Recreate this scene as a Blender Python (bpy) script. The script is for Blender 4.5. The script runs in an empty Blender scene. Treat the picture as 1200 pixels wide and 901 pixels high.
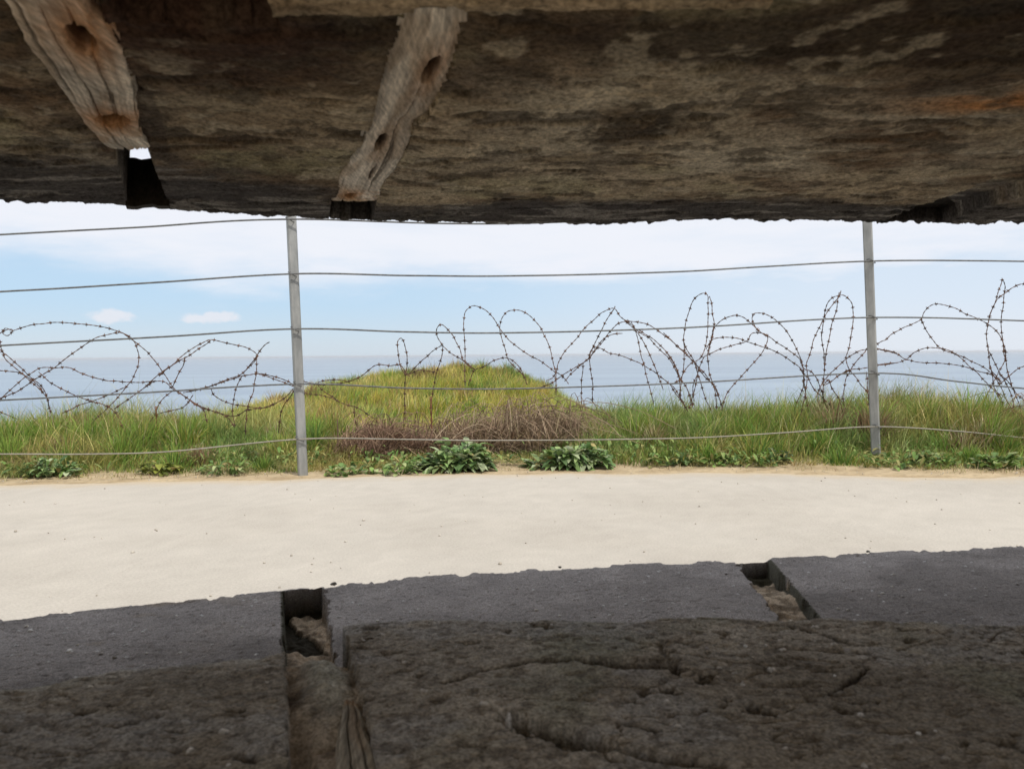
import bpy, math, random
import numpy as np
R = math.radians
rng = np.random.default_rng(11)
random.seed(5)
scene = bpy.context.scene
COL = scene.collection

# barbed wire strands and fence wires, metres
STRANDS = {
  'left': [
    [(-3.174,4.896,0.176),(-3.115,4.931,0.206),(-3.006,4.991,0.23),(-2.909,5.038,0.23),(-2.789,5.081,0.219),(-2.688,5.103,0.2),(-2.579,5.112,0.162),(-2.509,5.11,0.111),(-2.475,5.099,0.027),(-2.478,5.082,-0.061),(-2.499,5.058,-0.143),(-2.533,5.036,-0.19),(-2.577,4.999,-0.266),(-2.615,4.97,-0.316),(-2.665,4.932,-0.373),(-2.695,4.905,-0.421)],
    [(-3.284,4.842,-0.293),(-3.251,4.87,-0.253),(-3.165,4.937,-0.147),(-3.113,4.967,-0.097),(-3.058,4.99,-0.059),(-2.975,5.011,-0.06),(-2.895,5.022,-0.061),(-2.812,5.026,-0.101),(-2.677,5.015,-0.14),(-2.553,4.992,-0.155),(-2.405,4.953,-0.16),(-2.296,4.918,-0.153),(-2.21,4.889,-0.152),(-2.154,4.862,-0.195),(-2.068,4.827,-0.239),(-2.004,4.799,-0.283),(-1.921,4.768,-0.326),(-1.886,4.742,-0.403)],
    [(-3.264,4.826,-0.276),(-3.161,4.798,-0.233),(-3.065,4.778,-0.196),(-2.973,4.767,-0.138),(-2.865,4.769,-0.073),(-2.789,4.783,-0.012),(-2.706,4.815,0.06),(-2.64,4.849,0.113),(-2.574,4.885,0.147),(-2.524,4.911,0.158),(-2.488,4.931,0.154),(-2.435,4.967,0.103),(-2.368,5.012,0.028),(-2.367,5.012,0.027),(-2.322,5.041,-0.043),(-2.28,5.065,-0.128),(-2.236,5.079,-0.204),(-2.178,5.085,-0.252),(-2.065,5.08,-0.328),(-1.956,5.063,-0.361),(-1.874,5.042,-0.397),(-1.82,5.019,-0.456)],
    [(-3.211,4.746,0.171),(-3.171,4.767,0.073),(-3.154,4.787,0.003),(-3.121,4.809,-0.047),(-3.07,4.844,-0.111),(-3.032,4.874,-0.162),(-3,4.901,-0.215),(-2.981,4.924,-0.267),(-2.986,4.955,-0.355)],
    [(-3.284,4.864,0.134),(-3.253,4.888,0.058),(-3.217,4.908,0.016),(-3.165,4.942,-0.053),(-3.112,4.977,-0.123),(-3.069,5.003,-0.176),(-3.05,5.024,-0.238),(-3.048,5.048,-0.326)],
    [(-3.33,4.895,-0.068),(-3.271,4.909,-0.073),(-3.177,4.933,-0.087),(-3.099,4.956,-0.135),(-3.04,4.98,-0.218)],
    [(-3.126,5.072,-0.09),(-3.005,5.026,-0.169),(-2.845,4.97,-0.236),(-2.701,4.924,-0.278),(-2.631,4.905,-0.29),(-2.544,4.882,-0.332),(-2.496,4.868,-0.394),(-2.464,4.859,-0.461)],
    [(-2.884,4.914,-0.352),(-2.801,4.942,-0.308),(-2.723,4.965,-0.28),(-2.639,4.987,-0.248),(-2.584,4.999,-0.223),(-2.512,5.011,-0.185)],
    [(-3.332,5.021,0.077),(-3.344,5.028,0.112),(-3.357,5.036,0.156),(-3.315,5.048,0.19),(-3.277,5.056,0.188),(-3.315,5.065,0.152),(-3.354,5.072,0.169),(-3.339,5.078,0.2),(-3.297,5.086,0.183)],
    [(-3.407,5.022,-0.321),(-3.333,5.026,-0.357),(-3.231,5.027,-0.406),(-3.188,5.026,-0.446)],
    [(-2.537,4.885,-0.323),(-2.456,4.879,-0.273),(-2.352,4.886,-0.198),(-2.287,4.9,-0.153),(-2.361,4.918,-0.196),(-2.286,4.957,-0.116),(-2.204,5.005,-0.043),(-2.161,5.036,0.007),(-2.116,5.065,0.049),(-2.053,5.099,0.095),(-2.001,5.122,0.116),(-1.922,5.151,0.095),(-1.854,5.171,0.078),(-1.783,5.186,0.061),(-1.72,5.195,0.017),(-1.741,5.198,-0.03),(-1.78,5.198,-0.069),(-1.828,5.194,-0.116)],
    [(-2.205,4.801,-0.116),(-2.119,4.791,-0.05),(-2.037,4.789,-0.005),(-1.957,4.791,0.047),(-1.879,4.8,0.105)],
    [(-2.193,4.949,-0.199),(-2.154,4.94,-0.125),(-2.117,4.931,-0.062),(-2.09,4.923,0.002)],
    [(-2.234,5.042,-0.221),(-2.295,5.028,-0.276),(-2.336,5.012,-0.368),(-2.379,4.999,-0.459)],
    [(-2.147,5.013,-0.23),(-2.023,4.984,-0.211),(-1.939,4.958,-0.183),(-1.833,4.923,-0.146),(-1.718,4.883,-0.109),(-1.652,4.853,-0.051),(-1.597,4.825,0.012),(-1.544,4.802,0.069),(-1.509,4.791,0.088)],
    [(-2.086,4.956,-0.223),(-1.926,4.901,-0.185),(-1.802,4.863,-0.149),(-1.693,4.837,-0.122),(-1.571,4.821,-0.109),(-1.447,4.82,-0.141),(-1.379,4.829,-0.178),(-1.377,4.837,-0.218),(-1.445,4.863,-0.309),(-1.481,4.888,-0.383),(-1.504,4.925,-0.487)],
    [(-1.923,4.916,-0.204),(-1.912,4.932,-0.251),(-1.851,4.96,-0.289),(-1.75,5.001,-0.321),(-1.63,5.043,-0.338),(-1.578,5.059,-0.316),(-1.504,5.079,-0.271),(-1.45,5.091,-0.211)],
    [(-1.798,5.11,-0.124),(-1.832,5.107,-0.19),(-1.846,5.103,-0.246),(-1.858,5.092,-0.349),(-1.841,5.076,-0.462)],
    [(-1.657,4.991,0.012),(-1.652,4.955,-0.112),(-1.662,4.925,-0.22),(-1.677,4.911,-0.274),(-1.695,4.893,-0.355),(-1.697,4.874,-0.498)],
    [(-2.051,4.912,-0.285),(-1.979,4.889,-0.316),(-1.877,4.86,-0.346),(-1.758,4.828,-0.372),(-1.67,4.807,-0.339),(-1.593,4.792,-0.326),(-1.491,4.779,-0.299)],
    [(-1.634,4.956,-0.112),(-1.588,4.954,-0.126),(-1.478,4.953,-0.163),(-1.415,4.954,-0.196)],
    [(-2.375,5.013,-0.423),(-2.338,5.016,-0.377),(-2.255,5.018,-0.355),(-2.15,5.015,-0.323),(-2.08,5.007,-0.249)],
  ],
  'low': [
    [(-1.457,5.206,-0.16),(-1.399,5.191,-0.171),(-1.305,5.162,-0.192),(-1.211,5.13,-0.187),(-1.094,5.088,-0.17),(-1.001,5.051,-0.138),(-0.931,5.02,-0.09),(-0.874,4.998,-0.059),(-0.78,4.97,-0.064),(-0.721,4.954,-0.064),(-0.683,4.942,-0.111),(-0.657,4.937,-0.116),(-0.588,4.928,-0.096),(-0.49,4.924,-0.107)],
    [(-1.504,5.366,-0.244),(-1.443,5.368,-0.261),(-1.358,5.366,-0.268),(-1.266,5.358,-0.291),(-1.162,5.342,-0.335),(-1.069,5.322,-0.363),(-0.987,5.298,-0.412),(-0.917,5.274,-0.461)],
    [(-1.29,5.101,-0.19),(-1.259,5.105,-0.228),(-1.197,5.111,-0.272),(-1.156,5.116,-0.305)],
    [(-1.268,5.017,-0.171),(-1.236,5.017,-0.159),(-1.152,5.018,-0.154),(-1.079,5.021,-0.164)],
    [(-0.675,5.076,-0.136),(-0.703,5.086,-0.125),(-0.744,5.114,-0.061),(-0.764,5.152,0.036),(-0.769,5.174,0.09),(-0.747,5.188,0.117),(-0.727,5.203,0.085),(-0.715,5.228,0.019),(-0.719,5.259,-0.074),(-0.729,5.275,-0.13),(-0.742,5.297,-0.23),(-0.744,5.316,-0.388),(-0.74,5.317,-0.455)],
    [(-1.044,5.066,-0.324),(-1.039,5.071,-0.41),(-1.018,5.08,-0.528)],
  ],
  'twin': [
    [(-0.716,5.382,-0.127),(-0.638,5.349,-0.048),(-0.555,5.313,0.018),(-0.49,5.284,0.061),(-0.474,5.278,0.068),(-0.507,5.249,0.131),(-0.506,5.228,0.185),(-0.476,5.215,0.205),(-0.439,5.199,0.179),(-0.388,5.172,0.115),(-0.347,5.148,0.043),(-0.327,5.131,-0.028),(-0.285,5.121,-0.072),(-0.245,5.115,-0.09)],
    [(-0.473,5.27,0.068),(-0.485,5.289,-0.018),(-0.521,5.312,-0.119),(-0.536,5.324,-0.174),(-0.547,5.335,-0.23),(-0.558,5.345,-0.286),(-0.566,5.359,-0.379)],
    [(-0.484,5.391,0.065),(-0.419,5.38,0.009),(-0.345,5.369,-0.034),(-0.257,5.356,-0.102)],
    [(-0.317,5.187,-0.207),(-0.322,5.218,-0.118),(-0.319,5.252,-0.028),(-0.325,5.297,0.086),(-0.333,5.341,0.206),(-0.323,5.37,0.29),(-0.291,5.386,0.332),(-0.259,5.395,0.344),(-0.194,5.412,0.319),(-0.148,5.423,0.287),(-0.116,5.431,0.235),(-0.084,5.437,0.184),(-0.038,5.439,0.127),(0.037,5.434,0.057),(0.12,5.42,-0),(0.217,5.395,-0.057),(0.303,5.361,-0.131)],
    [(-0.306,5.477,-0.219),(-0.286,5.467,-0.143),(-0.262,5.46,-0.106),(-0.19,5.445,-0.078),(-0.105,5.422,-0.031),(-0.028,5.402,-0.024),(0.044,5.376,-0.079),(0.085,5.352,-0.148),(0.107,5.331,-0.217)],
    [(0.086,5.378,-0.163),(0.077,5.384,-0.144),(-0.002,5.412,-0.065),(-0.028,5.421,-0.027),(-0.043,5.43,0.029),(-0.066,5.437,0.109),(-0.084,5.438,0.184),(-0.071,5.435,0.254),(-0.036,5.428,0.3),(0.011,5.421,0.313),(0.076,5.408,0.302),(0.149,5.384,0.247),(0.212,5.352,0.165),(0.256,5.31,0.058),(0.284,5.26,-0.065),(0.296,5.236,-0.128),(0.297,5.186,-0.266)],
  ],
  'peak': [
    [(0.302,5.221,-0.276),(0.303,5.27,-0.127),(0.348,5.317,-0.008),(0.442,5.37,0.097),(0.526,5.413,0.19),(0.599,5.443,0.257),(0.655,5.46,0.301),(0.732,5.476,0.322),(0.787,5.488,0.253),(0.869,5.493,0.198),(0.896,5.492,0.128),(0.911,5.485,0.052),(0.925,5.474,-0.024),(0.948,5.451,-0.121),(0.968,5.416,-0.238),(0.992,5.374,-0.353)],
    [(0.174,5.325,-0.238),(0.258,5.325,-0.207),(0.352,5.314,-0.144),(0.44,5.294,-0.092),(0.526,5.266,-0.035),(0.546,5.256,-0.01),(0.6,5.224,0.062),(0.671,5.174,0.163),(0.728,5.144,0.207),(0.794,5.116,0.212),(0.86,5.09,0.203),(0.921,5.066,0.177),(0.991,5.04,0.126),(1.066,5.019,0.06),(1.142,5.007,-0.014),(1.212,5.007,-0.084),(1.273,5.016,-0.154),(1.333,5.034,-0.235),(1.375,5.06,-0.326)],
    [(0.691,5.134,0.317),(0.686,5.135,0.297),(0.637,5.148,0.223),(0.599,5.167,0.148),(0.555,5.196,0.052),(0.527,5.218,-0.009),(0.535,5.249,-0.103),(0.554,5.286,-0.208),(0.561,5.329,-0.336)],
    [(0.366,5.36,-0.188),(0.451,5.358,-0.104),(0.54,5.347,-0.02),(0.596,5.333,0.053),(0.637,5.32,0.105),(0.688,5.307,0.13),(0.764,5.288,0.139)],
    [(0.546,5.359,-0.01),(0.575,5.381,0.048),(0.636,5.399,0.032),(0.691,5.414,0.005),(0.784,5.433,-0.019),(0.904,5.448,-0.067),(0.996,5.449,-0.121),(1.038,5.446,-0.154),(1.132,5.43,-0.229),(1.181,5.41,-0.304),(1.227,5.378,-0.398)],
    [(0.756,5.271,0.248),(0.829,5.242,0.174),(0.891,5.213,0.08),(0.953,5.185,-0.064),(0.992,5.174,-0.166),(1.017,5.172,-0.248)],
    [(0.832,5.357,0.22),(0.877,5.378,0.162),(0.977,5.405,0.098),(1.044,5.42,0.023),(1.11,5.427,-0.036),(1.179,5.425,-0.165),(1.235,5.413,-0.251),(1.272,5.387,-0.367)],
    [(0.882,5.341,0.161),(0.972,5.315,0.102),(1.049,5.283,0.023),(1.109,5.247,-0.076),(1.138,5.214,-0.179),(1.139,5.172,-0.331)],
    [(0.496,5.328,-0.062),(0.484,5.319,-0.167),(0.477,5.306,-0.282),(0.481,5.296,-0.354)],
    [(0.234,5.256,-0.183),(0.275,5.251,-0.163),(0.306,5.247,-0.127),(0.358,5.242,-0.163),(0.388,5.239,-0.205)],
  ],
  'tall': [
    [(1.135,5.207,-0.301),(1.161,5.251,-0.171),(1.176,5.268,-0.111),(1.189,5.288,-0.017),(1.186,5.302,0.093),(1.195,5.305,0.188),(1.211,5.302,0.254),(1.237,5.292,0.33),(1.267,5.281,0.384),(1.313,5.268,0.408),(1.34,5.258,0.382),(1.336,5.232,0.298),(1.33,5.204,0.215),(1.308,5.158,0.095),(1.258,5.108,-0.023),(1.175,5.073,-0.076),(1.133,5.052,-0.123),(1.097,5.033,-0.175),(1.046,5.018,-0.205)],
    [(1.168,5.223,0.092),(1.191,5.239,0.026),(1.245,5.257,-0.051),(1.282,5.272,-0.151),(1.329,5.283,-0.296),(1.368,5.283,-0.396)],
    [(1.325,5.142,0.377),(1.331,5.123,0.329),(1.332,5.084,0.231),(1.329,5.054,0.151),(1.292,5.014,0.035),(1.275,4.998,-0.018),(1.278,4.976,-0.122),(1.311,4.964,-0.226),(1.328,4.967,-0.362)],
    [(1.249,5.157,-0.147),(1.226,5.152,-0.255),(1.193,5.151,-0.363)],
    [(1.331,5.219,-0.008),(1.344,5.174,0.106),(1.354,5.151,0.164),(1.406,5.122,0.222),(1.469,5.1,0.245),(1.528,5.085,0.233),(1.578,5.072,0.19),(1.618,5.065,0.152),(1.67,5.06,0.116),(1.744,5.061,0.068),(1.822,5.07,0.015),(1.903,5.088,-0.044),(1.937,5.106,-0.109),(1.97,5.159,-0.273),(2.012,5.21,-0.407)],
    [(1.701,5.154,0.113),(1.655,5.179,0.155),(1.63,5.207,0.218),(1.641,5.222,0.257),(1.671,5.234,0.268),(1.733,5.255,0.26),(1.815,5.285,0.22),(1.9,5.319,0.149),(1.98,5.353,0.032),(2.033,5.373,-0.092),(2.044,5.377,-0.228)],
    [(1.307,5.218,-0.024),(1.426,5.253,0.025),(1.542,5.276,0.057),(1.617,5.285,0.078),(1.645,5.289,0.123),(1.679,5.289,0.136),(1.745,5.287,0.122),(1.76,5.284,0.088),(1.718,5.271,0),(1.651,5.251,-0.071),(1.576,5.221,-0.146),(1.482,5.179,-0.232),(1.43,5.147,-0.3),(1.393,5.111,-0.384)],
    [(1.266,5.014,0.024),(1.296,5.008,0.076),(1.327,5.005,0.097),(1.4,5.005,0.102),(1.481,5.011,0.091),(1.536,5.02,0.069),(1.609,5.034,0.05),(1.707,5.061,0.016),(1.841,5.106,-0.047),(1.951,5.155,-0.132),(1.967,5.197,-0.242),(1.927,5.264,-0.422)],
    [(1.004,5.067,0.133),(1.079,5.073,0.063),(1.157,5.087,-0.006),(1.237,5.111,-0.093),(1.286,5.132,-0.158),(1.37,5.165,-0.235),(1.426,5.211,-0.369)],
    [(1.063,5.311,0.017),(1.125,5.289,-0.083),(1.149,5.27,-0.172),(1.194,5.251,-0.238),(1.236,5.218,-0.379)],
    [(1.073,5.199,-0.213),(1.145,5.203,-0.323),(1.194,5.202,-0.4)],
    [(1.248,5.245,-0.326),(1.236,5.24,-0.238),(1.266,5.23,-0.128),(1.307,5.216,-0.029)],
  ],
  'narrow': [
    [(1.949,5.163,-0.056),(1.966,5.174,-0.111),(2.023,5.185,-0.133),(2.074,5.202,-0.199),(2.123,5.228,-0.31),(2.164,5.254,-0.434)],
    [(1.896,5.032,-0.414),(1.953,5.086,-0.215),(1.97,5.132,-0.088),(2.003,5.165,-0.008),(2.06,5.214,0.112),(2.125,5.256,0.216),(2.193,5.289,0.306),(2.258,5.312,0.384),(2.274,5.32,0.423)],
    [(2.174,5.115,0.372),(2.139,5.133,0.361),(2.111,5.157,0.314),(2.104,5.191,0.225),(2.109,5.228,0.106),(2.13,5.251,-0.003),(2.144,5.265,-0.114),(2.133,5.267,-0.224),(2.139,5.254,-0.356)],
    [(2.224,5.229,0.4),(2.194,5.199,0.289),(2.158,5.176,0.202),(2.125,5.151,0.093),(2.099,5.134,-0.003),(2.086,5.122,-0.121)],
    [(2.244,5.281,0.387),(2.283,5.269,0.383),(2.317,5.25,0.335),(2.318,5.215,0.235),(2.287,5.173,0.125),(2.245,5.125,0.006),(2.22,5.103,-0.047),(2.235,5.075,-0.122),(2.289,5.04,-0.211),(2.329,5.02,-0.279),(2.343,5.004,-0.384)],
    [(1.983,5,-0.296),(2.023,5.022,-0.214),(2.086,5.048,-0.146),(2.175,5.083,-0.079),(2.219,5.101,-0.047),(2.302,5.131,-0.005),(2.377,5.155,0.014),(2.49,5.187,0.015),(2.615,5.22,-0.013)],
    [(2.067,5.091,-0.227),(2.18,5.095,-0.154),(2.247,5.1,-0.122),(2.275,5.105,-0.085),(2.357,5.121,0.005)],
    [(2.276,5.166,-0.124),(2.245,5.156,-0.188),(2.221,5.141,-0.301),(2.229,5.129,-0.403)],
    [(2.164,5.081,-0.153),(2.23,5.063,-0.119),(2.297,5.048,-0.111),(2.403,5.025,-0.09),(2.509,5.007,-0.075)],
    [(2.002,5.201,-0.144),(2.022,5.209,-0.199),(2.059,5.219,-0.255),(2.095,5.227,-0.288),(2.168,5.243,-0.356),(2.241,5.258,-0.413)],
    [(2.052,5.066,-0.216),(2.09,5.07,-0.184),(2.109,5.075,-0.227),(2.174,5.089,-0.324),(2.207,5.102,-0.411)],
    [(2.385,5.164,-0.135),(2.389,5.155,-0.244),(2.392,5.15,-0.395)],
  ],
  'right': [
    [(2.517,5.369,0.024),(2.595,5.396,0.072),(2.63,5.407,0.086),(2.687,5.425,0.129),(2.788,5.447,0.173),(2.905,5.464,0.227),(2.926,5.467,0.27),(2.96,5.468,0.312),(3.013,5.466,0.333),(3.105,5.456,0.316),(3.216,5.429,0.257),(3.295,5.399,0.209),(3.35,5.372,0.166),(3.39,5.339,0.1),(3.402,5.3,0.005),(3.392,5.273,-0.066)],
    [(2.887,5.419,0.202),(2.885,5.428,0.228),(2.928,5.45,0.16),(2.996,5.473,0.082),(3.059,5.487,0.021),(3.188,5.498,-0.029),(3.32,5.492,-0.091),(3.397,5.478,-0.14),(3.456,5.453,-0.225),(3.496,5.399,-0.38)],
    [(2.58,5.502,0.019),(2.647,5.502,0.012),(2.752,5.492,-0.016),(2.813,5.479,-0.056),(2.864,5.461,-0.008),(2.919,5.442,0.019),(3.013,5.404,0.02),(3.097,5.362,-0.022),(3.173,5.307,-0.117),(3.249,5.255,-0.216),(3.309,5.219,-0.308),(3.323,5.192,-0.446)],
    [(2.54,5.416,-0.098),(2.607,5.417,-0.09),(2.717,5.409,-0.081),(2.772,5.4,-0.061),(2.852,5.381,-0.077),(2.968,5.342,-0.084),(3.09,5.286,-0.101),(3.192,5.231,-0.145),(3.258,5.197,-0.168),(3.3,5.171,-0.213)],
    [(3.324,5.208,-0.227),(3.297,5.223,-0.169),(3.266,5.239,-0.122),(3.273,5.281,0.006),(3.293,5.33,0.135),(3.337,5.371,0.243),(3.397,5.409,0.34),(3.435,5.436,0.42),(3.479,5.461,0.502),(3.505,5.472,0.464),(3.508,5.485,0.405),(3.509,5.499,0.315),(3.505,5.507,0.194),(3.515,5.501,0.054),(3.52,5.482,-0.062),(3.44,5.448,-0.182),(3.355,5.406,-0.295),(3.284,5.367,-0.388),(3.229,5.332,-0.468)],
    [(3.213,5.189,0.201),(3.256,5.184,0.326),(3.318,5.188,0.383),(3.406,5.2,0.435),(3.49,5.214,0.443),(3.586,5.236,0.396),(3.69,5.282,0.259)],
    [(3.32,5.366,0.006),(3.339,5.357,-0.03),(3.368,5.337,-0.113),(3.41,5.307,-0.219),(3.44,5.277,-0.324),(3.444,5.244,-0.463)],
    [(3.458,5.41,0.041),(3.459,5.388,-0.061),(3.468,5.362,-0.162),(3.486,5.332,-0.268),(3.51,5.293,-0.408),(3.51,5.273,-0.489)],
    [(3.249,5.143,-0.246),(3.344,5.151,-0.167),(3.43,5.162,-0.111),(3.505,5.172,-0.1),(3.611,5.191,-0.159)],
    [(3.165,5.087,-0.096),(3.186,5.091,-0.164),(3.21,5.1,-0.255),(3.263,5.11,-0.325),(3.29,5.131,-0.452)],
    [(3.335,5.264,-0.159),(3.413,5.275,-0.218),(3.482,5.288,-0.302),(3.548,5.298,-0.35)],
  ],
}
WIRES = [
    [(-2.962,3.898,0.607),(-2.611,3.954,0.634),(-1.919,4.06,0.685),(-1.2,4.164,0.737),(0.007,4.327,0.732),(2.112,4.586,0.839),(3.799,4.775,0.891)],
    [(-2.973,3.898,0.316),(-2.621,3.954,0.343),(-1.926,4.06,0.391),(-1.184,4.167,0.445),(-0.559,4.253,0.439),(0.005,4.327,0.44),(0.99,4.452,0.471),(2.125,4.588,0.537),(3.124,4.701,0.54),(3.865,4.782,0.53)],
    [(-2.983,3.898,0.049),(-2.631,3.954,0.068),(-1.934,4.06,0.104),(-1.176,4.169,0.148),(-0.563,4.253,0.13),(0.002,4.327,0.122),(0.99,4.452,0.147),(2.139,4.589,0.203),(3.13,4.701,0.18),(3.874,4.782,0.151)],
    [(-2.994,3.898,-0.224),(-2.64,3.954,-0.213),(-1.942,4.06,-0.185),(-1.168,4.171,-0.15),(-0.568,4.253,-0.182),(-0,4.327,-0.192),(0.99,4.452,-0.174),(2.153,4.59,-0.128),(2.689,4.651,-0.185),(3.137,4.701,-0.233),(3.884,4.782,-0.301)],
    [(-3.004,3.898,-0.49),(-2.65,3.954,-0.491),(-2.243,4.016,-0.503),(-1.823,4.079,-0.501),(-1.156,4.173,-0.451),(-0.572,4.253,-0.467),(-0.003,4.327,-0.485),(0.99,4.452,-0.494),(1.612,4.527,-0.475),(2.173,4.592,-0.45),(2.694,4.651,-0.486),(3.143,4.701,-0.537),(3.891,4.782,-0.611)],
]

# ------------------------------------------------------------------ helpers
def _hash(ix, iy, seed):
    h = (ix.astype(np.int64) * 374761393 + iy.astype(np.int64) * 668265263 + seed * 974634751) & 0xFFFFFFFF
    h = ((h ^ (h >> 13)) * 1274126177) & 0xFFFFFFFF
    h = ((h ^ (h >> 16)) * 2246822519) & 0xFFFFFFFF
    return ((h ^ (h >> 15)) & 0xFFFFFF) / float(0xFFFFFF)

def noise(x, y, seed=0):
    x = np.asarray(x, float); y = np.asarray(y, float)
    ix = np.floor(x); iy = np.floor(y)
    fx = x - ix; fy = y - iy
    fx = fx * fx * fx * (fx * (fx * 6 - 15) + 10); fy = fy * fy * fy * (fy * (fy * 6 - 15) + 10)
    a = _hash(ix, iy, seed); b = _hash(ix + 1, iy, seed); c = _hash(ix, iy + 1, seed); d = _hash(ix + 1, iy + 1, seed)
    return (a + (b - a) * fx) * (1 - fy) + (c + (d - c) * fx) * fy

def fbm(x, y, oct=4, seed=0, gain=.5):
    s = 0; amp = 1; tot = 0
    ca, sa = math.cos(.6), math.sin(.6)
    for o in range(oct):
        s = s + amp * noise(x, y, seed + o * 17); tot += amp
        x, y = (x * ca - y * sa) * 2.03 + 3.1, (x * sa + y * ca) * 2.03 + 1.7
        amp *= gain
    return s / tot

def grainf(x, y, oct=4, seed=0, gain=.55):
    s = 0; amp = 1; tot = 0
    for o in range(oct):
        s = s + amp * noise(x, y, seed + o * 17); tot += amp
        x, y = x * 2.07 + 5.3, y * 1.7 + 2.1; amp *= gain
    return s / tot

def sstep(a, b, x):
    t = np.clip((np.asarray(x, float) - a) / (b - a), 0, 1)
    return t * t * (3 - 2 * t)

def mixc(a, b, t):
    return np.asarray(a) * (1 - t[..., None]) + np.asarray(b) * t[..., None]

def tag(o, label=None, cat=None, group=None, kind=None):
    if label: o['label'] = label
    if cat: o['category'] = cat
    if group: o['group'] = group
    if kind: o['kind'] = kind
    return o

def empty(name, loc, label, cat, group=None):
    o = bpy.data.objects.new(name, None); COL.objects.link(o)
    o.location = loc; o.empty_display_size = .1
    return tag(o, label, cat, group)

def link(name, me, parent=None, mat=None):
    o = bpy.data.objects.new(name, me); COL.objects.link(o)
    if mat: me.materials.append(mat)
    if parent:
        o.parent = parent
        o.location = -parent.location if False else (0, 0, 0)
        o.matrix_parent_inverse.identity()
    return o

def np_mesh(name, V, tris=None, quads=None, col=None, smooth=True, nsmooth=None):
    """V: n x 3; tris: m x 3; quads: k x 4 (quads come first)"""
    me = bpy.data.meshes.new(name)
    V = np.ascontiguousarray(V, np.float32)
    loops = []; tot = []
    if quads is not None and len(quads): loops.append(np.asarray(quads).ravel()); tot.append(np.full(len(quads), 4))
    if tris is not None and len(tris): loops.append(np.asarray(tris).ravel()); tot.append(np.full(len(tris), 3))
    loops = np.concatenate(loops).astype(np.int32); tot = np.concatenate(tot).astype(np.int32)
    me.vertices.add(len(V)); me.vertices.foreach_set('co', V.ravel())
    me.loops.add(len(loops)); me.loops.foreach_set('vertex_index', loops)
    me.polygons.add(len(tot)); start = np.r_[0, np.cumsum(tot)[:-1]].astype(np.int32)
    me.polygons.foreach_set('loop_start', start); me.polygons.foreach_set('loop_total', tot)
    sm = np.full(len(tot), bool(smooth))
    if nsmooth is not None: sm[:] = nsmooth
    me.polygons.foreach_set('use_smooth', sm)
    me.update(calc_edges=True); me.validate()
    if col is not None:
        a = me.color_attributes.new('Col', 'FLOAT_COLOR', 'POINT')
        c = np.ones((len(V), 4), np.float32); c[:, :3] = col
        a.data.foreach_set('color', c.ravel())
    return me

def grid_quads(nr, nc, flip=False):
    i = np.arange(nr - 1)[:, None] * nc + np.arange(nc - 1)[None, :]
    q = np.stack([i, i + 1, i + nc + 1, i + nc], -1).reshape(-1, 4)
    return q[:, ::-1] if flip else q

def box_arrays(boxes):
    V = []; Q = []
    for (x0, x1, y0, y1, z0, z1) in boxes:
        b = len(V)
        V += [(x0, y0, z0), (x1, y0, z0), (x1, y1, z0), (x0, y1, z0), (x0, y0, z1), (x1, y0, z1), (x1, y1, z1), (x0, y1, z1)]
        Q += [[b + k for k in f] for f in ((3, 2, 1, 0), (4, 5, 6, 7), (0, 1, 5, 4), (1, 2, 6, 5), (2, 3, 7, 6), (3, 0, 4, 7))]
    return np.array(V), np.array(Q)

def catmull(P, step):
    P = np.asarray(P, float)
    P = np.vstack([2 * P[0] - P[1], P, 2 * P[-1] - P[-2]])
    out = []
    for i in range(1, len(P) - 2):
        p0, p1, p2, p3 = P[i - 1], P[i], P[i + 1], P[i + 2]
        n = max(2, int(np.linalg.norm(p2 - p1) / step))
        t = np.linspace(0, 1, n, endpoint=False)[:, None]
        out.append(.5 * ((2 * p1) + (-p0 + p2) * t + (2 * p0 - 5 * p1 + 4 * p2 - p3) * t ** 2 + (-p0 + 3 * p1 - 3 * p2 + p3) * t ** 3))
    out.append(P[-2][None])
    return np.vstack(out)

def tube(P, r, n=6, twist=0.0):
    """swept tube -> V, quads"""
    P = np.asarray(P, float); m = len(P)
    r = np.broadcast_to(np.asarray(r, float), (m,))
    T = np.gradient(P, axis=0); T /= np.linalg.norm(T, axis=1)[:, None] + 1e-12
    ref = np.array([.13, .95, .27]); ref = ref / np.linalg.norm(ref)
    A = np.cross(T, ref); A /= np.linalg.norm(A, axis=1)[:, None] + 1e-9
    B = np.cross(T, A)
    ang = np.linspace(0, 2 * math.pi, n, endpoint=False)
    V = P[:, None, :] + r[:, None, None] * (A[:, None, :] * np.cos(ang)[None, :, None] + B[:, None, :] * np.sin(ang)[None, :, None])
    i = np.arange(m - 1)[:, None] * n; k = np.arange(n)[None, :]; k2 = (k + 1) % n
    Q = np.stack([i + k, i + k2, i + n + k2, i + n + k], -1).reshape(-1, 4)
    caps = [[*range(n)][::-1], [(m - 1) * n + j for j in range(n)]]
    Q = Q.tolist()
    if n == 4: Q += caps
    return V.reshape(-1, 3), np.array(Q)

class Acc:
    def __init__(s): s.V = []; s.Q = []; s.T = []; s.C = []; s.n = 0
    def add(s, V, Q=None, T=None, col=None):
        V = np.asarray(V, float)
        if Q is not None and len(Q): s.Q.append(np.asarray(Q) + s.n)
        if T is not None and len(T): s.T.append(np.asarray(T) + s.n)
        s.V.append(V); s.n += len(V)
        if col is not None: s.C.append(np.broadcast_to(np.asarray(col, float), (len(V), 3)))
    def mesh(s, name, smooth=True):
        return np_mesh(name, np.vstack(s.V), np.vstack(s.T) if s.T else None, np.vstack(s.Q) if s.Q else None,
                       np.vstack(s.C) if s.C else None, smooth)

# ------------------------------------------------------------------ materials
def new_mat(name):
    m = bpy.data.materials.new(name); m.use_nodes = True
    nt = m.node_tree
    return m, nt, nt.nodes['Principled BSDF'], nt.nodes['Material Output']

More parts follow.
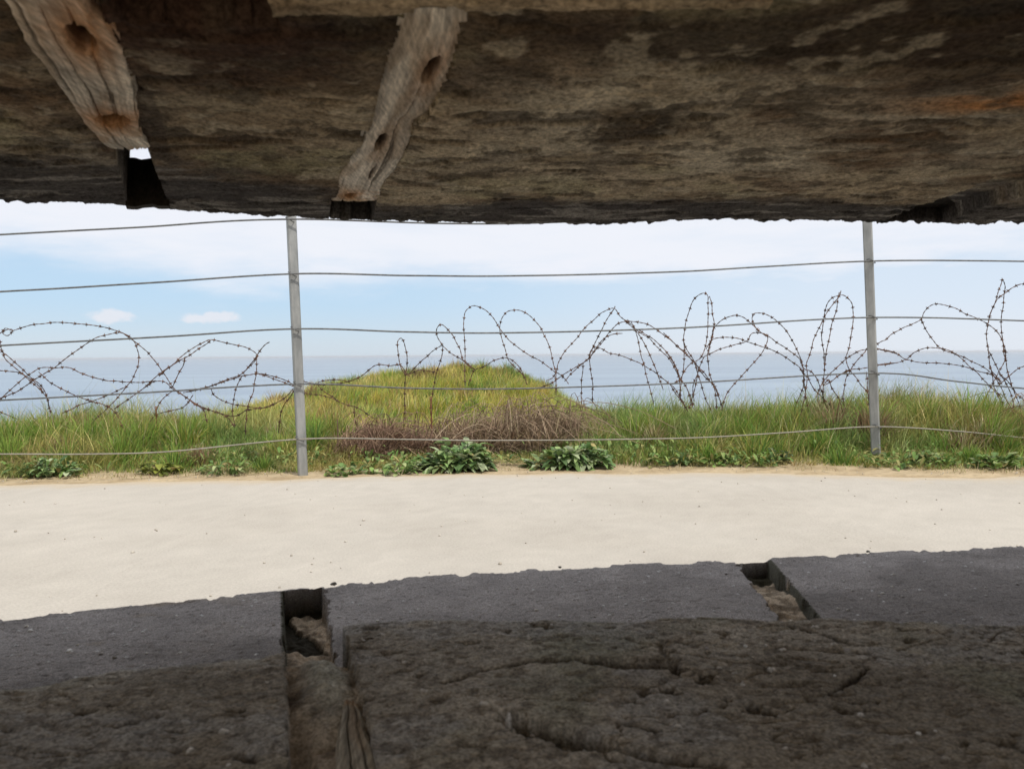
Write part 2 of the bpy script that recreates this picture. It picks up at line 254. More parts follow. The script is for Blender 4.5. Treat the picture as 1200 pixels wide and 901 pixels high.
def mat_attr(name, rough=.9, vary=.35, vscale=60., bumps=((180, .25, .004),), spec=.2, stretch=(1, 1, 1), translucent=0., speck=0., sscale=400.):
    """colour from the mesh's own pigment attribute, broken up by procedural noise, with procedural bump"""
    m, nt, p, out = new_mat(name)
    N = nt.nodes; L = nt.links
    at = N.new('ShaderNodeAttribute'); at.attribute_name = 'Col'
    tc = N.new('ShaderNodeTexCoord'); mp = N.new('ShaderNodeMapping'); mp.inputs['Scale'].default_value = stretch
    L.new(tc.outputs['Object'], mp.inputs['Vector'])
    nz = N.new('ShaderNodeTexNoise'); nz.inputs['Scale'].default_value = vscale; nz.inputs['Detail'].default_value = 8; nz.inputs['Roughness'].default_value = .7
    L.new(mp.outputs['Vector'], nz.inputs['Vector'])
    mr = N.new('ShaderNodeMapRange'); mr.inputs[1].default_value = .25; mr.inputs[2].default_value = .75
    mr.inputs[3].default_value = 1 - vary; mr.inputs[4].default_value = 1 + vary
    L.new(nz.outputs['Fac'], mr.inputs[0])
    mx = N.new('ShaderNodeVectorMath'); mx.operation = 'MULTIPLY'
    L.new(at.outputs['Color'], mx.inputs[0]); L.new(mr.outputs[0], mx.inputs[1])
    if speck > 0:      # grains of sand and aggregate
        ns = N.new('ShaderNodeTexNoise'); ns.inputs['Scale'].default_value = sscale; ns.inputs['Detail'].default_value = 4; ns.inputs['Roughness'].default_value = .75
        L.new(mp.outputs['Vector'], ns.inputs['Vector'])
        m3 = N.new('ShaderNodeMapRange'); m3.inputs[1].default_value = .36; m3.inputs[2].default_value = .64; m3.inputs[3].default_value = 1 - speck; m3.inputs[4].default_value = 1 + speck
        L.new(ns.outputs['Fac'], m3.inputs[0]); m4 = N.new('ShaderNodeVectorMath'); m4.operation = 'MULTIPLY'
        L.new(mx.outputs[0], m4.inputs[0]); L.new(m3.outputs[0], m4.inputs[1]); mx = m4
    L.new(mx.outputs[0], p.inputs['Base Color'])
    p.inputs['Roughness'].default_value = rough; p.inputs['Specular IOR Level'].default_value = spec
    prev = None
    for sc, st, dist in bumps:
        n2 = N.new('ShaderNodeTexNoise'); n2.inputs['Scale'].default_value = sc; n2.inputs['Detail'].default_value = 5; n2.inputs['Roughness'].default_value = .65
        L.new(mp.outputs['Vector'], n2.inputs['Vector'])
        b = N.new('ShaderNodeBump'); b.inputs['Strength'].default_value = st; b.inputs['Distance'].default_value = dist
        L.new(n2.outputs['Fac'], b.inputs['Height'])
        if prev: L.new(prev.outputs[0], b.inputs['Normal'])
        prev = b
    if prev: L.new(prev.outputs[0], p.inputs['Normal'])
    if translucent > 0:
        tr = N.new('ShaderNodeBsdfTranslucent'); L.new(mx.outputs[0], tr.inputs['Color'])
        ms = N.new('ShaderNodeMixShader'); ms.inputs[0].default_value = translucent
        L.new(p.outputs[0], ms.inputs[1]); L.new(tr.outputs[0], ms.inputs[2]); L.new(ms.outputs[0], out.inputs['Surface'])
    return m

def mat_noise(name, c1, c2, scale, rough=.6, metal=0., bump=.2, dist=.002, spec=.3, detail=8, stretch=(1, 1, 1), lo=.35, hi=.65):
    m, nt, p, out = new_mat(name); N = nt.nodes; L = nt.links
    tc = N.new('ShaderNodeTexCoord'); mp = N.new('ShaderNodeMapping'); mp.inputs['Scale'].default_value = stretch
    L.new(tc.outputs['Object'], mp.inputs['Vector'])
    nz = N.new('ShaderNodeTexNoise'); nz.inputs['Scale'].default_value = scale; nz.inputs['Detail'].default_value = detail; nz.inputs['Roughness'].default_value = .65
    L.new(mp.outputs['Vector'], nz.inputs['Vector'])
    cr = N.new('ShaderNodeValToRGB'); cr.color_ramp.elements[0].position = lo; cr.color_ramp.elements[1].position = hi
    cr.color_ramp.elements[0].color = (*c1, 1); cr.color_ramp.elements[1].color = (*c2, 1)
    L.new(nz.outputs['Fac'], cr.inputs[0]); L.new(cr.outputs[0], p.inputs['Base Color'])
    p.inputs['Roughness'].default_value = rough; p.inputs['Metallic'].default_value = metal; p.inputs['Specular IOR Level'].default_value = spec
    if bump:
        b = N.new('ShaderNodeBump'); b.inputs['Strength'].default_value = bump; b.inputs['Distance'].default_value = dist
        L.new(nz.outputs['Fac'], b.inputs['Height']); L.new(b.outputs[0], p.inputs['Normal'])
    return m

M_ceil = mat_attr('flaking_concrete', .95, .5, 45, ((60, .3, .003), (240, .5, .002)), .08, (1, 1.0, 1), 0, .5, 260)
M_ledge = mat_attr('fine_grey_concrete', .92, .4, 300, ((120, .15, .002), (620, .6, .001)), .1, (1, 1, 1), 0, .45, 700)
M_sill = mat_attr('lumpy_concrete', .95, .45, 130, ((90, .3, .003), (320, .7, .002)), .1, (1, 1, 1), 0, .45, 420)
M_wood = mat_attr('weathered_wood', .9, .3, 40, ((50, .4, .002), (160, .5, .0012)), .12, (2.2, .3, 2.2), 0, .35, 150)
M_wall = mat_noise('bunker_concrete', (.42, .38, .31), (.58, .53, .45), 9, .95, 0, .5, .01, .15)  # unseen walls and roof made pale to bounce light inside
M_floor = mat_noise('bounce_floor', (.50, .44, .36), (.60, .54, .45), 14, .95, 0, .3, .006, .1)  # pale so the unseen floor bounces light upward
M_ground = mat_attr('soil', .97, .35, 30, ((40, .5, .01), (200, .5, .003)), .1)
M_path = mat_attr('pale_grit', .95, .06, 1.7, ((90, .15, .004), (260, .5, .003)), .12, (1, 1, 1), 0, .10, 130)
M_grass = mat_attr('grass_blades', .55, .15, 8, (), .25, (1, 1, 1), .3)
M_leaf = mat_attr('weed_leaves', .6, .3, 30, ((60, .3, .002),), .25, (1, 1, 1), .25)
M_twig = mat_attr('dead_twigs', .9, .25, 25, (), .1)
M_galv = mat_noise('galvanised_steel', (.20, .205, .20), (.36, .36, .345), 16, .5, .35, .08, .001, .4, stretch=(1, 1, .25))
M_cable = mat_noise('steel_cable', (.08, .08, .08), (.17, .17, .165), 40, .55, .3, 0)
M_cable2 = mat_noise('pale_cable', (.22, .20, .165), (.33, .30, .25), 40, .7, .1, 0)
M_rust = mat_noise('rusty_wire', (.05, .035, .03), (.17, .085, .05), 22, .85, .1, .2, .001)
M_rust2 = mat_noise('rusty_iron', (.10, .045, .025), (.26, .11, .06), 30, .9, .1, .4, .002)
M_stone = mat_attr('stone', .9, .3, 120, ((200, .4, .002),), .2)

# ------------------------------------------------------------------ plan of the bunker front
CE = np.array([(-1.15, .70), (-.80, .825), (-.587, .891), (-.502, .915), (-.415, .946), (-.324, .984), (-.227, 1.030), (-.169, 1.040), (-.045, 1.062), (.049, 1.066), (.194, 1.083), (.239, 1.080), (.36, 1.082), (.548, 1.077), (.706, 1.064), (1.15, 1.00)])
LE = np.array([(-1.15, .66), (-.80, .806), (-.596, .879), (-.454, .924), (-.298, .974), (-.174, 1.016), (-.002, 1.059), (.168, 1.085), (.327, 1.107), (.509, 1.138), (.783, 1.167), (1.15, 1.19)])
IE = np.array([(-1.15, .25), (-.6, .475), (-.39, .577), (-.30, .603), (-.212, .628), (-.19, .632), (-.149, .655), (-.002, .651), (.195, .646), (.26, .645), (.353, .632), (.45, .618), (1.15, .50)])
def crv(T, x): return np.interp(x, T[:, 0], T[:, 1])

bunker = empty('bunker', (0, 0, -.65), 'old dark concrete observation bunker whose wide viewing slit frames the sea view', 'bunker')
BZ = .65   # children are built in world coordinates and shifted by the parent's height
def bpart(name, me, mat, label=None):
    o = link(name, me, bunker, mat); o.location = (0, 0, BZ)
    if label: o['label'] = label
    return o

def axis(a, b, fine0, fine1, fs, cs):
    l = [np.arange(a, fine0, cs), np.arange(fine0, fine1, fs), np.arange(fine1, b + 1e-6, cs)]
    return np.unique(np.round(np.concatenate(l), 5))

def snap(X, Y, fx, ymin, ymax):
    """move the column nearest to a slot edge exactly onto that edge, row by row"""
    for r in range(X.shape[0]):
        ym = Y[r].mean()
        yy = Y[r]
        d = np.abs(X[r] - fx(yy)); k = int(np.argmin(d))
        if ymin <= yy[k] <= ymax: X[r, k] = fx(yy[k])

# ---- ceiling: underside of the roof slab
Lw = np.array([(-.20, .22), (-.253, .393), (-.272, .439), (-.291, .496), (-.318, .577), (-.338, .640), (-.340, .660)])
Rw = np.array([(-.150, .22), (-.205, .394), (-.214, .424), (-.222, .456), (-.240, .500), (-.263, .549), (-.291, .610), (-.306, .660)])
Lc = np.array([(-.050, .395), (-.062, .424), (-.075, .462), (-.087, .503), (-.109, .593), (-.139, .691), (-.168, .772), (-.208, .897)])
Rc = np.array([(-.020, .395), (-.024, .427), (-.032, .476), (-.045, .528), (-.058, .574), (-.070, .590), (-.079, .640), (-.096, .708), (-.125, .792), (-.151, .880)])
def by_y(T, y): return np.interp(y, T[:, 1], T[:, 0])
s1l = lambda y: -.351 - (y - .69) * .447
s1r = lambda y: -.320 - (y - .69) * .375
s2l = lambda y: -.208 - (y - .897) * .259
s2r = lambda y: -.151 - (y - .880) * .225

def make_ceiling():
    xs = axis(-1.0, 1.0, -.72, .84, .0022, .012)
    ny = 400
    t = np.linspace(0, 1, ny)
    X = np.tile(xs, (ny, 1)); e = crv(CE, X)
    rag = (fbm(xs * 40, xs * 0 + 3, 3, 5) - .5) * .010 + (fbm(xs * 130, xs * 0, 3, 9) - .5) * .014
    e = e + rag[None]
    Y = .2 + (e - .2) * t[:, None]
    for f in (s1l, s1r): snap(X, Y, f, .64, 1.0)
    for f in (s2l, s2r): snap(X, Y, f, .86, 1.06)
    dx = e - Y                                   # distance in from the outer edge
    wx = X + (fbm(X * 5, Y * 5, 3, 2) - .5) * .10; wy = Y + (fbm(X * 4, Y * 6, 3, 8) - .5) * .05
    lam = fbm(wx * 9, wy * 24, 5, 21, .58)            # flaking layers drawn out along the boards
    lay = np.floor(lam * 11) + sstep(.0, .5, lam * 11 - np.floor(lam * 11)); patch = sstep(.42, .62, fbm(wx * 4.5, wy * 11, 3, 23))
    rough = fbm(X * 55, Y * 150, 4, 31, .62) - .5
    calm = sstep(.02, .22, X) * sstep(.95, .80, Y) * sstep(.50, .62, Y) * .75
    z = .178 - .0006 * (lay - 5) * (1 - calm) * patch - .0024 * rough * (1 - .6 * calm) - .0015 * (fbm(X * 120, Y * 260, 3, 33, .7) - .5) + .03 * (fbm(X * 3, Y * 4, 3, 3) - .5) * .5
    pits = fbm(wx * 16, wy * 42, 3, 77)
    pit = sstep(.67, .72, pits); z = z + .003 * pit * (1 - calm * .7)
    edge = sstep(.05, 0, dx)
    z = z + edge ** 2 * .003 + (fbm(X * 90, Y * 110, 4, 55, .6) - .5) * .009 * sstep(.08, .0, dx)
    # colour of the concrete: olive tan, brown, black mould, rust
    n1 = fbm(wx * 3.0, wy * 4, 4, 41); n2 = fbm(wx * 9, wy * 11, 5, 43, .6); n3 = fbm(X * 4, Y * 4, 3, 47)
    c = mixc((.46, .37, .25), (.20, .145, .09), sstep(.38, .58, fbm(wx * 3.0, wy * 5, 5, 41, .6)))
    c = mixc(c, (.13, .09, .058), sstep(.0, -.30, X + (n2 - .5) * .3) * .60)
    c = mixc(c, (.46, .395, .28), sstep(.52, .68, n2) * .6)
    c = mixc(c, (.17, .105, .06), sstep(.54, .66, fbm(wx * 7, wy * 7, 5, 61, .6)) * .8)
    c = mixc(c, (.36, .35, .20), sstep(.54, .66, fbm(wx * 7, wy * 7, 5, 63, .6)) * .4)
    c = mixc(c, (.08, .062, .048), sstep(.60, .70, fbm(wx * 10, wy * 10, 5, 65, .62)) * .7)
    pale = np.exp(-(((X - .20) / .22) ** 2 + ((Y - .66) / .13) ** 2)) + .7 * np.exp(-(((X - .12) / .12) ** 2 + ((Y - .53) / .08) ** 2))
    c = mixc(c, (.58, .51, .39), np.clip(1.3 * pale, 0, 1) * sstep(.25, .6, n2))
    mould = np.exp(-(((X - .16) / .16) ** 2 + ((Y - .445 - .04 * (n3 - .5)) / .035) ** 2)) + np.exp(-(((X - .40) / .22) ** 4 + ((Y - .40) / .075) ** 2)) + .8 * np.exp(-(((X + .1) / .05) ** 2 + ((Y - .43) / .02) ** 2))
    c = mixc(c, (.045, .03, .022), np.clip(mould * 1.6 * sstep(.14, .42, n2 * .5 + n3 * .5 + .1), 0, .88))
    mould2 = np.exp(-(((X + .19) / .09) ** 2 + ((Y - .46) / .07) ** 2))
    c = mixc(c, (.07, .045, .032), np.clip(mould2 * 1.3 * sstep(.35, .6, n2), 0, .85))
    brown = np.exp(-(((X - .22) / .09) ** 2 + ((Y - .58) / .05) ** 2))
    c = mixc(c, (.19, .10, .055), np.clip(brown * 1.5, 0, 1) * sstep(.42, .62, n2) * .8)
    rustm = np.exp(-(((X - .365) / .06) ** 2 + ((Y - .555) / .022) ** 2)) + .6 * np.exp(-(((X - .27) / .03) ** 2 + ((Y - .61) / .012) ** 2))
    c = mixc(c, (.58, .25, .08), np.clip(rustm * 1.1, 0, .8) * sstep(.40, .62, fbm(wx * 22, wy * 40, 4, 217)))
    c = mixc(c, (.055, .048, .042), pit * .55 * (1 - .5 * calm))
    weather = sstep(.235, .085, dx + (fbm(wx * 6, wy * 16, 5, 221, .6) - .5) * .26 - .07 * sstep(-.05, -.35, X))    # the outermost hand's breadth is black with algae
    chip = sstep(.585, .64, fbm(wx * 34, wy * 40, 5, 201, .68)); c = mixc(c, (.11, .09, .065), chip * .7); z = z + .0010 * chip
    chip2 = sstep(.63, .68, fbm(wx * 22, wy * 26, 4, 203, .62)); c = mixc(c, (.56, .49, .37), chip2 * .45); z = z - .0008 * chip2
    streak = np.exp(-((Y - .585 - .10 * (X - .3)) / .006) ** 2) * sstep(.12, .2, X) + .7 * np.exp(-((Y - .70 + .06 * (X - .3)) / .005) ** 2) * sstep(.18, .3, X)
    c = mixc(c, (.66, .60, .48), np.clip(streak, 0, 1) * sstep(.35, .6, n2) * .8)
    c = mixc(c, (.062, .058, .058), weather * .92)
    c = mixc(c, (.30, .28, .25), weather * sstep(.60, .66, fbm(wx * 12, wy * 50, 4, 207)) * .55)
    # slots in the slab
    side = (X > s1r(Y)) & (X < s1r(Y) + .018) & (Y > .52) & (Y < .70); c = mixc(c, (.09, .07, .055), side * .7)
    r1 = ((X > s1l(Y)) & (X < s1r(Y)) & (Y > .648))
    z = np.where(r1, .270 + rough * .002, z)
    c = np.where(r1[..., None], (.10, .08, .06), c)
    r2 = ((X > s2l(Y)) & (X < s2r(Y)) & (Y > .872) & (dx > .007))
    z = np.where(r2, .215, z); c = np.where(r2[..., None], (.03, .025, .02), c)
    for L, Rr, y1 in ((Lw, Rw, .652), (Lc, Rc, .88)):
        m = (X > by_y(L, Y) + .004) & (X < by_y(Rr, Y) - .004) & (Y > L[0, 1]) & (Y < y1)
        z = np.where(m, .21, z)
        near = np.minimum(np.abs(X - by_y(L, Y)), np.abs(X - by_y(Rr, Y)))
        nb = (near < .012) & (Y < y1) & (Y > L[0, 1]) & ~m
        z = np.where(nb, z + .0015 * (1 - near / .012), z)
    jag = .012 * (fbm(X * 40, Y * 40, 3, 211) - .5)
    blk = (X > -.205 + jag) & (X < -.122 + jag) & (Y < .425 + jag * 2)
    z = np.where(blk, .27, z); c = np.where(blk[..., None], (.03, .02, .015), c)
    blk_dark = np.exp(-(((X + .172) / .068) ** 4 + (np.maximum(Y - .42, 0) / .045) ** 2)); c = mixc(c, (.06, .035, .025), np.clip(blk_dark * 1.3, 0, 1) * (.5 + .5 * sstep(.3, .6, n2)))  # darkens the concrete around the block recess
    bl = .408 - .045 * (X + .13) + .008 * (fbm(X * 40, Y * 0, 3, 3) - .5); beam = (X > -.122 + jag * 1.6) & (Y < bl) & (X < .13)
    bs = fbm(X * 9, Y * 140, 4, 213); z = np.where(beam, z - .004 * sstep(0, .006, bl - Y) - .003 * (bs - .5), z); c = np.where(beam[..., None], mixc((.46, .37, .25), (.22, .16, .105), sstep(.35, .65, bs) * .6 + .4 * sstep(.05, -.0, np.minimum(X + .122, .13 - X))) * (.75 + .5 * fbm(X * 30, Y * 60, 3, 215))[..., None], c)
    n_edge = .507 + .004 * (fbm(Y * 30, Y * 0, 3, 71) - .5) - .02 * sstep(.9, .7, Y)
    notch = (X > n_edge) & (X < n_edge + .085) & (Y > .70) & (dx > .010)
    z = np.where(notch, .197 + rough * .003, z)
    c = np.where((notch & (Y > .93 + 1.2 * (X - n_edge)))[..., None], (.02, .017, .014), c)  # shaded far corner of the notch painted near-black
    Xr = np.vstack([X, X[-1:], X[-1:]]); Yr = np.vstack([Y, Y[-1:], np.full((1, X.shape[1]), .19)])
    Zr = np.vstack([z, np.full((2, X.shape[1]), .652)])
    Cc = np.concatenate([c, np.full((2, X.shape[1], 3), .3)], 0)
    nr, nc = Xr.shape
    sm = np.ones((nr - 1, nc - 1), bool); sm[-2:] = False
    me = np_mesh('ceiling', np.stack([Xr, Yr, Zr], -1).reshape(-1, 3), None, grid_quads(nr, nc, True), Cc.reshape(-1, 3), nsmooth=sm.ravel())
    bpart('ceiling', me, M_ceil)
make_ceiling()

# ---- outer ledge of the slit
k1l = lambda y: -.299 + .307 * (.982 - y)
k1r = lambda y: -.250 + .300 * (.991 - y)
k2l = lambda y: .323 - .094 * (1.103 - y)
k2r = lambda y: .372 - .108 * (1.11 - y)
def make_ledge():
    xs = axis(-1.0, 1.0, -.70, .86, .0017, .012)
    ny = 300; t = np.linspace(0, 1, ny)
    X = np.tile(xs, (ny, 1)); e = crv(LE, X) + ((fbm(xs * 14, xs * 0 + 1, 3, 15) - .5) * .008 + (fbm(xs * 120, xs * 0 + 1, 3, 16) - .5) * .003)[None]
    y0 = crv(IE, X) - .06
    Y = y0 + (e - y0) * t[:, None]
    for f in (k1l, k1r): snap(X, Y, f, .5, 1.02)
    for f in (k2l, k2r): snap(X, Y, f, .5, 1.12)
    z = -.30 - .0035 * (fbm(X * 6, Y * 6, 3, 4) - .5) + .0014 * (fbm(X * 170, Y * 170, 3, 6, .6) - .5)
    g = fbm(X * 260, Y * 260, 2, 19)
    z = z - .001 * sstep(.70, .8, g) - .006 * sstep(.014, 0, e - Y) * sstep(.45, .7, fbm(X * 28, Y * 10, 4, 431, .6))
    n1 = fbm(X * 5, Y * 9, 4, 71); n2 = fbm(X * 30, Y * 30, 3, 73)
    c = mixc((.31, .285, .27), (.225, .205, .192), sstep(.35, .65, n1)) * (.8 + .4 * n2)[..., None]
    lich = sstep(.58, .7, fbm(X * 7, Y * 14, 4, 79)) * sstep(-.25, -.5, X)
    c = mixc(c, (.25, .20, .14), lich * .6)
    fleck = (_hash(np.floor(X / .0034), np.floor(Y / .0030), 5) > .9960)
    z = z + fleck * .0012; c = np.where(fleck[..., None], (.62, .61, .6), c)
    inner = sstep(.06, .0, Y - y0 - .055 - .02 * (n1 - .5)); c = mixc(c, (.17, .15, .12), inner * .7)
    ch = [.006 * np.maximum(fbm(Y * 45, Y * 0 + q, 4, 421 + q, .65) - .48, 0) * 4 for q in range(4)]
    s1 = (X > k1l(Y) - ch[0]) & (X < k1r(Y) + ch[1]) & (e - Y > .005); s2 = (X > k2l(Y) - ch[2]) & (X < k2r(Y) + ch[3]) & (e - Y > .004)
    for s, d in ((s1, .036), (s2, .030)):
        z = np.where(s, -.30 - d + .016 * sstep(.06, .16, e - Y) + .012 * (fbm(X * 60, Y * 60, 3, 91) - .5) + .004 * np.where(e - Y < .02, 0, 1), z)
        c = np.where(s[..., None], mixc((.48, .385, .28), (.24, .19, .135), sstep(.4, .65, fbm(X * 80, Y * 80, 3, 95))), c)
    wl = (X - k1l(Y)) / (k1r(Y) - k1l(Y)) + .25 * (fbm(X * 60, Y * 60, 3, 451) - .5)
    hole_dark = s1 & (wl < .12 + .62 * (.965 - Y) / .12) & (Y > .80)
    z = np.where(hole_dark, z - .006 + .006 * (fbm(X * 120, Y * 120, 3, 453) - .5), z); c = np.where(hole_dark[..., None], (.035, .03, .02), c)  # dark hole painted onto the slot floor, with a shallow dip
    end_shade = (s1 & (e - Y < .016)) | (s2 & (e - Y < .05) & (fbm(X * 50, Y * 50, 3, 3) > .35))  # slot ends face away from the light; their shade is painted dark
    c = np.where(end_shade[..., None], (.04, .034, .02), c)
    nw = ((np.abs(X - k2r(Y)) < .0035) | (np.abs(X - k1l(Y)) < .0028)) & (e - Y > .004)
    c = np.where(nw[..., None], (.085, .08, .06), c)
    Xr = np.vstack([X[:1], X, X[-1:]]); Yr = np.vstack([Y[:1], Y, Y[-1:]]); Zr = np.vstack([np.full((1, X.shape[1]), -.42), z, np.full((1, X.shape[1]), -.72)])
    Cc = np.concatenate([c[:1], c, c[-1:]], 0); nr, nc = Xr.shape
    # end walls of the slots keep that painted shade
    sm = np.ones((nr - 1, nc - 1), bool); sm[-1] = False; sm[0] = False
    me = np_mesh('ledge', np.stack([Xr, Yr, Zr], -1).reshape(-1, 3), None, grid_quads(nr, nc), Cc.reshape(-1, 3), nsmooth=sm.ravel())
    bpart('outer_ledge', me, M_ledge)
make_ledge()

# ---- inner sill: rough cast concrete nearer the viewer
def make_sill():
    xs = axis(-1.0, 1.0, -.56, .60, .0016, .012)
    ny = 330; t = np.linspace(0, 1, ny)
    X = np.tile(xs, (ny, 1)); e = crv(IE, X) + ((fbm(xs * 30, xs * 0 + 1, 4, 25) - .5) * .018)[None]
    Y = .2 + (e - .2) * t[:, None]
    for f in (k1l, k1r): snap(X, Y, f, .2, .7)
    wx = X + (fbm(X * 7, Y * 7, 3, 12) - .5) * .05; wy = Y + (fbm(X * 7, Y * 7, 3, 18) - .5) * .05
    left = sstep(-.12, -.2, X)
    z = -.222 + .008 * (fbm(wx * 5, wy * 6, 3, 14) - .5) + .0016 * (fbm(wx * 22, wy * 34, 3, 16) - .5) * (1 + 2.4 * left)
    z = z + .0013 * (fbm(X * 80, Y * 100, 4, 20, .6) - .5) + .0021 * (fbm(X * 190, Y * 210, 3, 22, .7) - .5)
    ridg = 1 - np.abs(2 * fbm(wx * 9, wy * 26, 4, 27) - 1); crack = sstep(.955, .99, ridg) * sstep(.42, .6, fbm(X * 6, Y * 6, 2, 29))
    z = z - .0018 * crack
    pits = sstep(.71, .77, fbm(wx * 60, wy * 90, 3, 33)) * sstep(.4, .6, fbm(X * 9, Y * 9, 2, 35)); z = z - .004 * pits
    def gash(pts, w, d):
        nonlocal z
        dm = np.full(X.shape, 9.)
        for (a, b) in zip(pts[:-1], pts[1:]):
            a = np.array(a); b = np.array(b); ab = b - a
            tt = np.clip(((X - a[0]) * ab[0] + (Y - a[1]) * ab[1]) / (ab @ ab), 0, 1)
            dm = np.minimum(dm, np.hypot(X - a[0] - tt * ab[0], Y - a[1] - tt * ab[1]))
        ww = w * (.15 + 1.1 * fbm(X * 70, Y * 90, 4, 37, .65)) * (.6 + .8 * noise(X * 30, Y * 0, 39)); dm = dm + .004 * (fbm(X * 140, Y * 140, 3, 41, .7) - .5)
        m = sstep(1, .35, dm / ww); z = z - d * m
        return m
    g = gash([(-.048, .508), (-.02, .53), (.012, .545), (.06, .547)], .0045, .004)
    g2 = gash([(.055, .543), (.085, .540), (.114, .543)], .012, .012)
    g3 = gash([(.000, .455), (.020, .440), (.043, .428), (.050, .424)], .013, .022)
    g4 = gash([(.050, .424), (.080, .410), (.112, .404)], .006, .009)
    g5 = gash([(-.040, .586), (-.028, .587)], .008, .011)
    g6 = gash([(.225, .62), (.245, .60), (.262, .578)], .003, .003)
    g7 = gash([(.20, .49), (.225, .51), (.25, .535)], .003, .003)
    deep = np.clip(g + g2 + g3 + g4 + g5 + g6 + g7 + pits * .8 + crack * .2, 0, 1)
    dx = e - Y
    z = z - .010 * sstep(.02, 0, dx) ** 2 - left * .024 * sstep(.10, .0, dx) ** 1.3
    n1 = fbm(wx * 5, wy * 8, 4, 83); n2 = fbm(X * 24, Y * 36, 4, 85)
    c = mixc((.41, .372, .315), (.30, .268, .222), sstep(.35, .65, n1)) * (.7 + .6 * n2)[..., None]
    c = mixc(c, (.26, .265, .20), sstep(.55, .7, fbm(X * 6, Y * 6, 4, 87)) * .7)
    c = mixc(c, (.37, .36, .345), sstep(.58, .68, fbm(X * 11, Y * 16, 4, 89)) * .6)
    grit = sstep(.60, .66, fbm(X * 110, Y * 150, 3, 401, .6)); c = mixc(c, (.14, .115, .09), grit * .5); z = z - .0005 * grit
    c = mixc(c, (.045, .037, .031), deep * .85)  # shade of the gashes and pits put into the colour
    fl = (_hash(np.floor((X + .002 * n2) / .0040), np.floor((Y + .003 * n2) / .0030), 6) > .9970)
    z = z + fl * .0015; c = np.where(fl[..., None], (.75, .73, .70), c)
    # the slot runs on through the sill, choked with crumbled filling
    jg = .004 * (fbm(Y * 60, X * 8, 4, 411, .65) - .5); jh = .006 * (fbm(Y * 60, X * 8 + 9, 4, 413, .65) - .5)
    s = (X > k1l(Y) + jg) & (X < k1r(Y) + jh)
    w = (X - k1l(Y)) / (k1r(Y) - k1l(Y))
    fill = -.229 - .085 * sstep(.55, .65, Y) + .014 * (fbm(X * 45, Y * 45, 5, 93, .6) - .5) + .012 * np.exp(-((w - .55) / .3) ** 2 - ((Y - .53) / .045) ** 2)
    smooth_fill = np.exp(-((w - .6) / .32) ** 2 - ((Y - .525) / .055) ** 2)
    nn = .10 * (fbm(X * 70, Y * 70, 3, 441) - .5)
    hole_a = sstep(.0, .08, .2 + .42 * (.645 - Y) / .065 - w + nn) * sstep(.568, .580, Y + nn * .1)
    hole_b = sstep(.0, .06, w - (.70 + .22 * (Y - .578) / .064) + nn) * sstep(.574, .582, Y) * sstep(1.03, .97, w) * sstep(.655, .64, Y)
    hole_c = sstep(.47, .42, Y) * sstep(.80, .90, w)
    fill = fill - .035 * hole_a - .04 * hole_b - .03 * hole_c - .02 * sstep(.5, .4, Y) * sstep(.4, .1, w)
    z = np.where(s, fill, z)
    cf = mixc((.36, .30, .235), (.16, .125, .095), sstep(.4, .62, fbm(X * 50, Y * 50, 3, 97)))
    cf = mixc(cf, (.40, .39, .33), np.clip(smooth_fill * 1.1, 0, 1) * .9)
    cf = cf * 1.15; cf = mixc(cf, (.02, .018, .014), np.clip(hole_a * .9 + hole_b + hole_c * .6, 0, 1))  # darkness inside the holes painted in near-black
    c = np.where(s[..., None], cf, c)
    Xr = np.vstack([X[:1], X, X[-1:]]); Yr = np.vstack([Y[:1], Y, Y[-1:]]); Zr = np.vstack([np.full((1, X.shape[1]), -1.66), z, np.full((1, X.shape[1]), -.42)])
    Cc = np.concatenate([c[:1], c, c[-1:]], 0); nr, nc = Xr.shape
    sm = np.ones((nr - 1, nc - 1), bool); sm[0] = False
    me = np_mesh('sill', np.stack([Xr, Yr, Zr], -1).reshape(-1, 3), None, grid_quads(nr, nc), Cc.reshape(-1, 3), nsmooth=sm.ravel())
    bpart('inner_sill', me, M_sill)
make_sill()

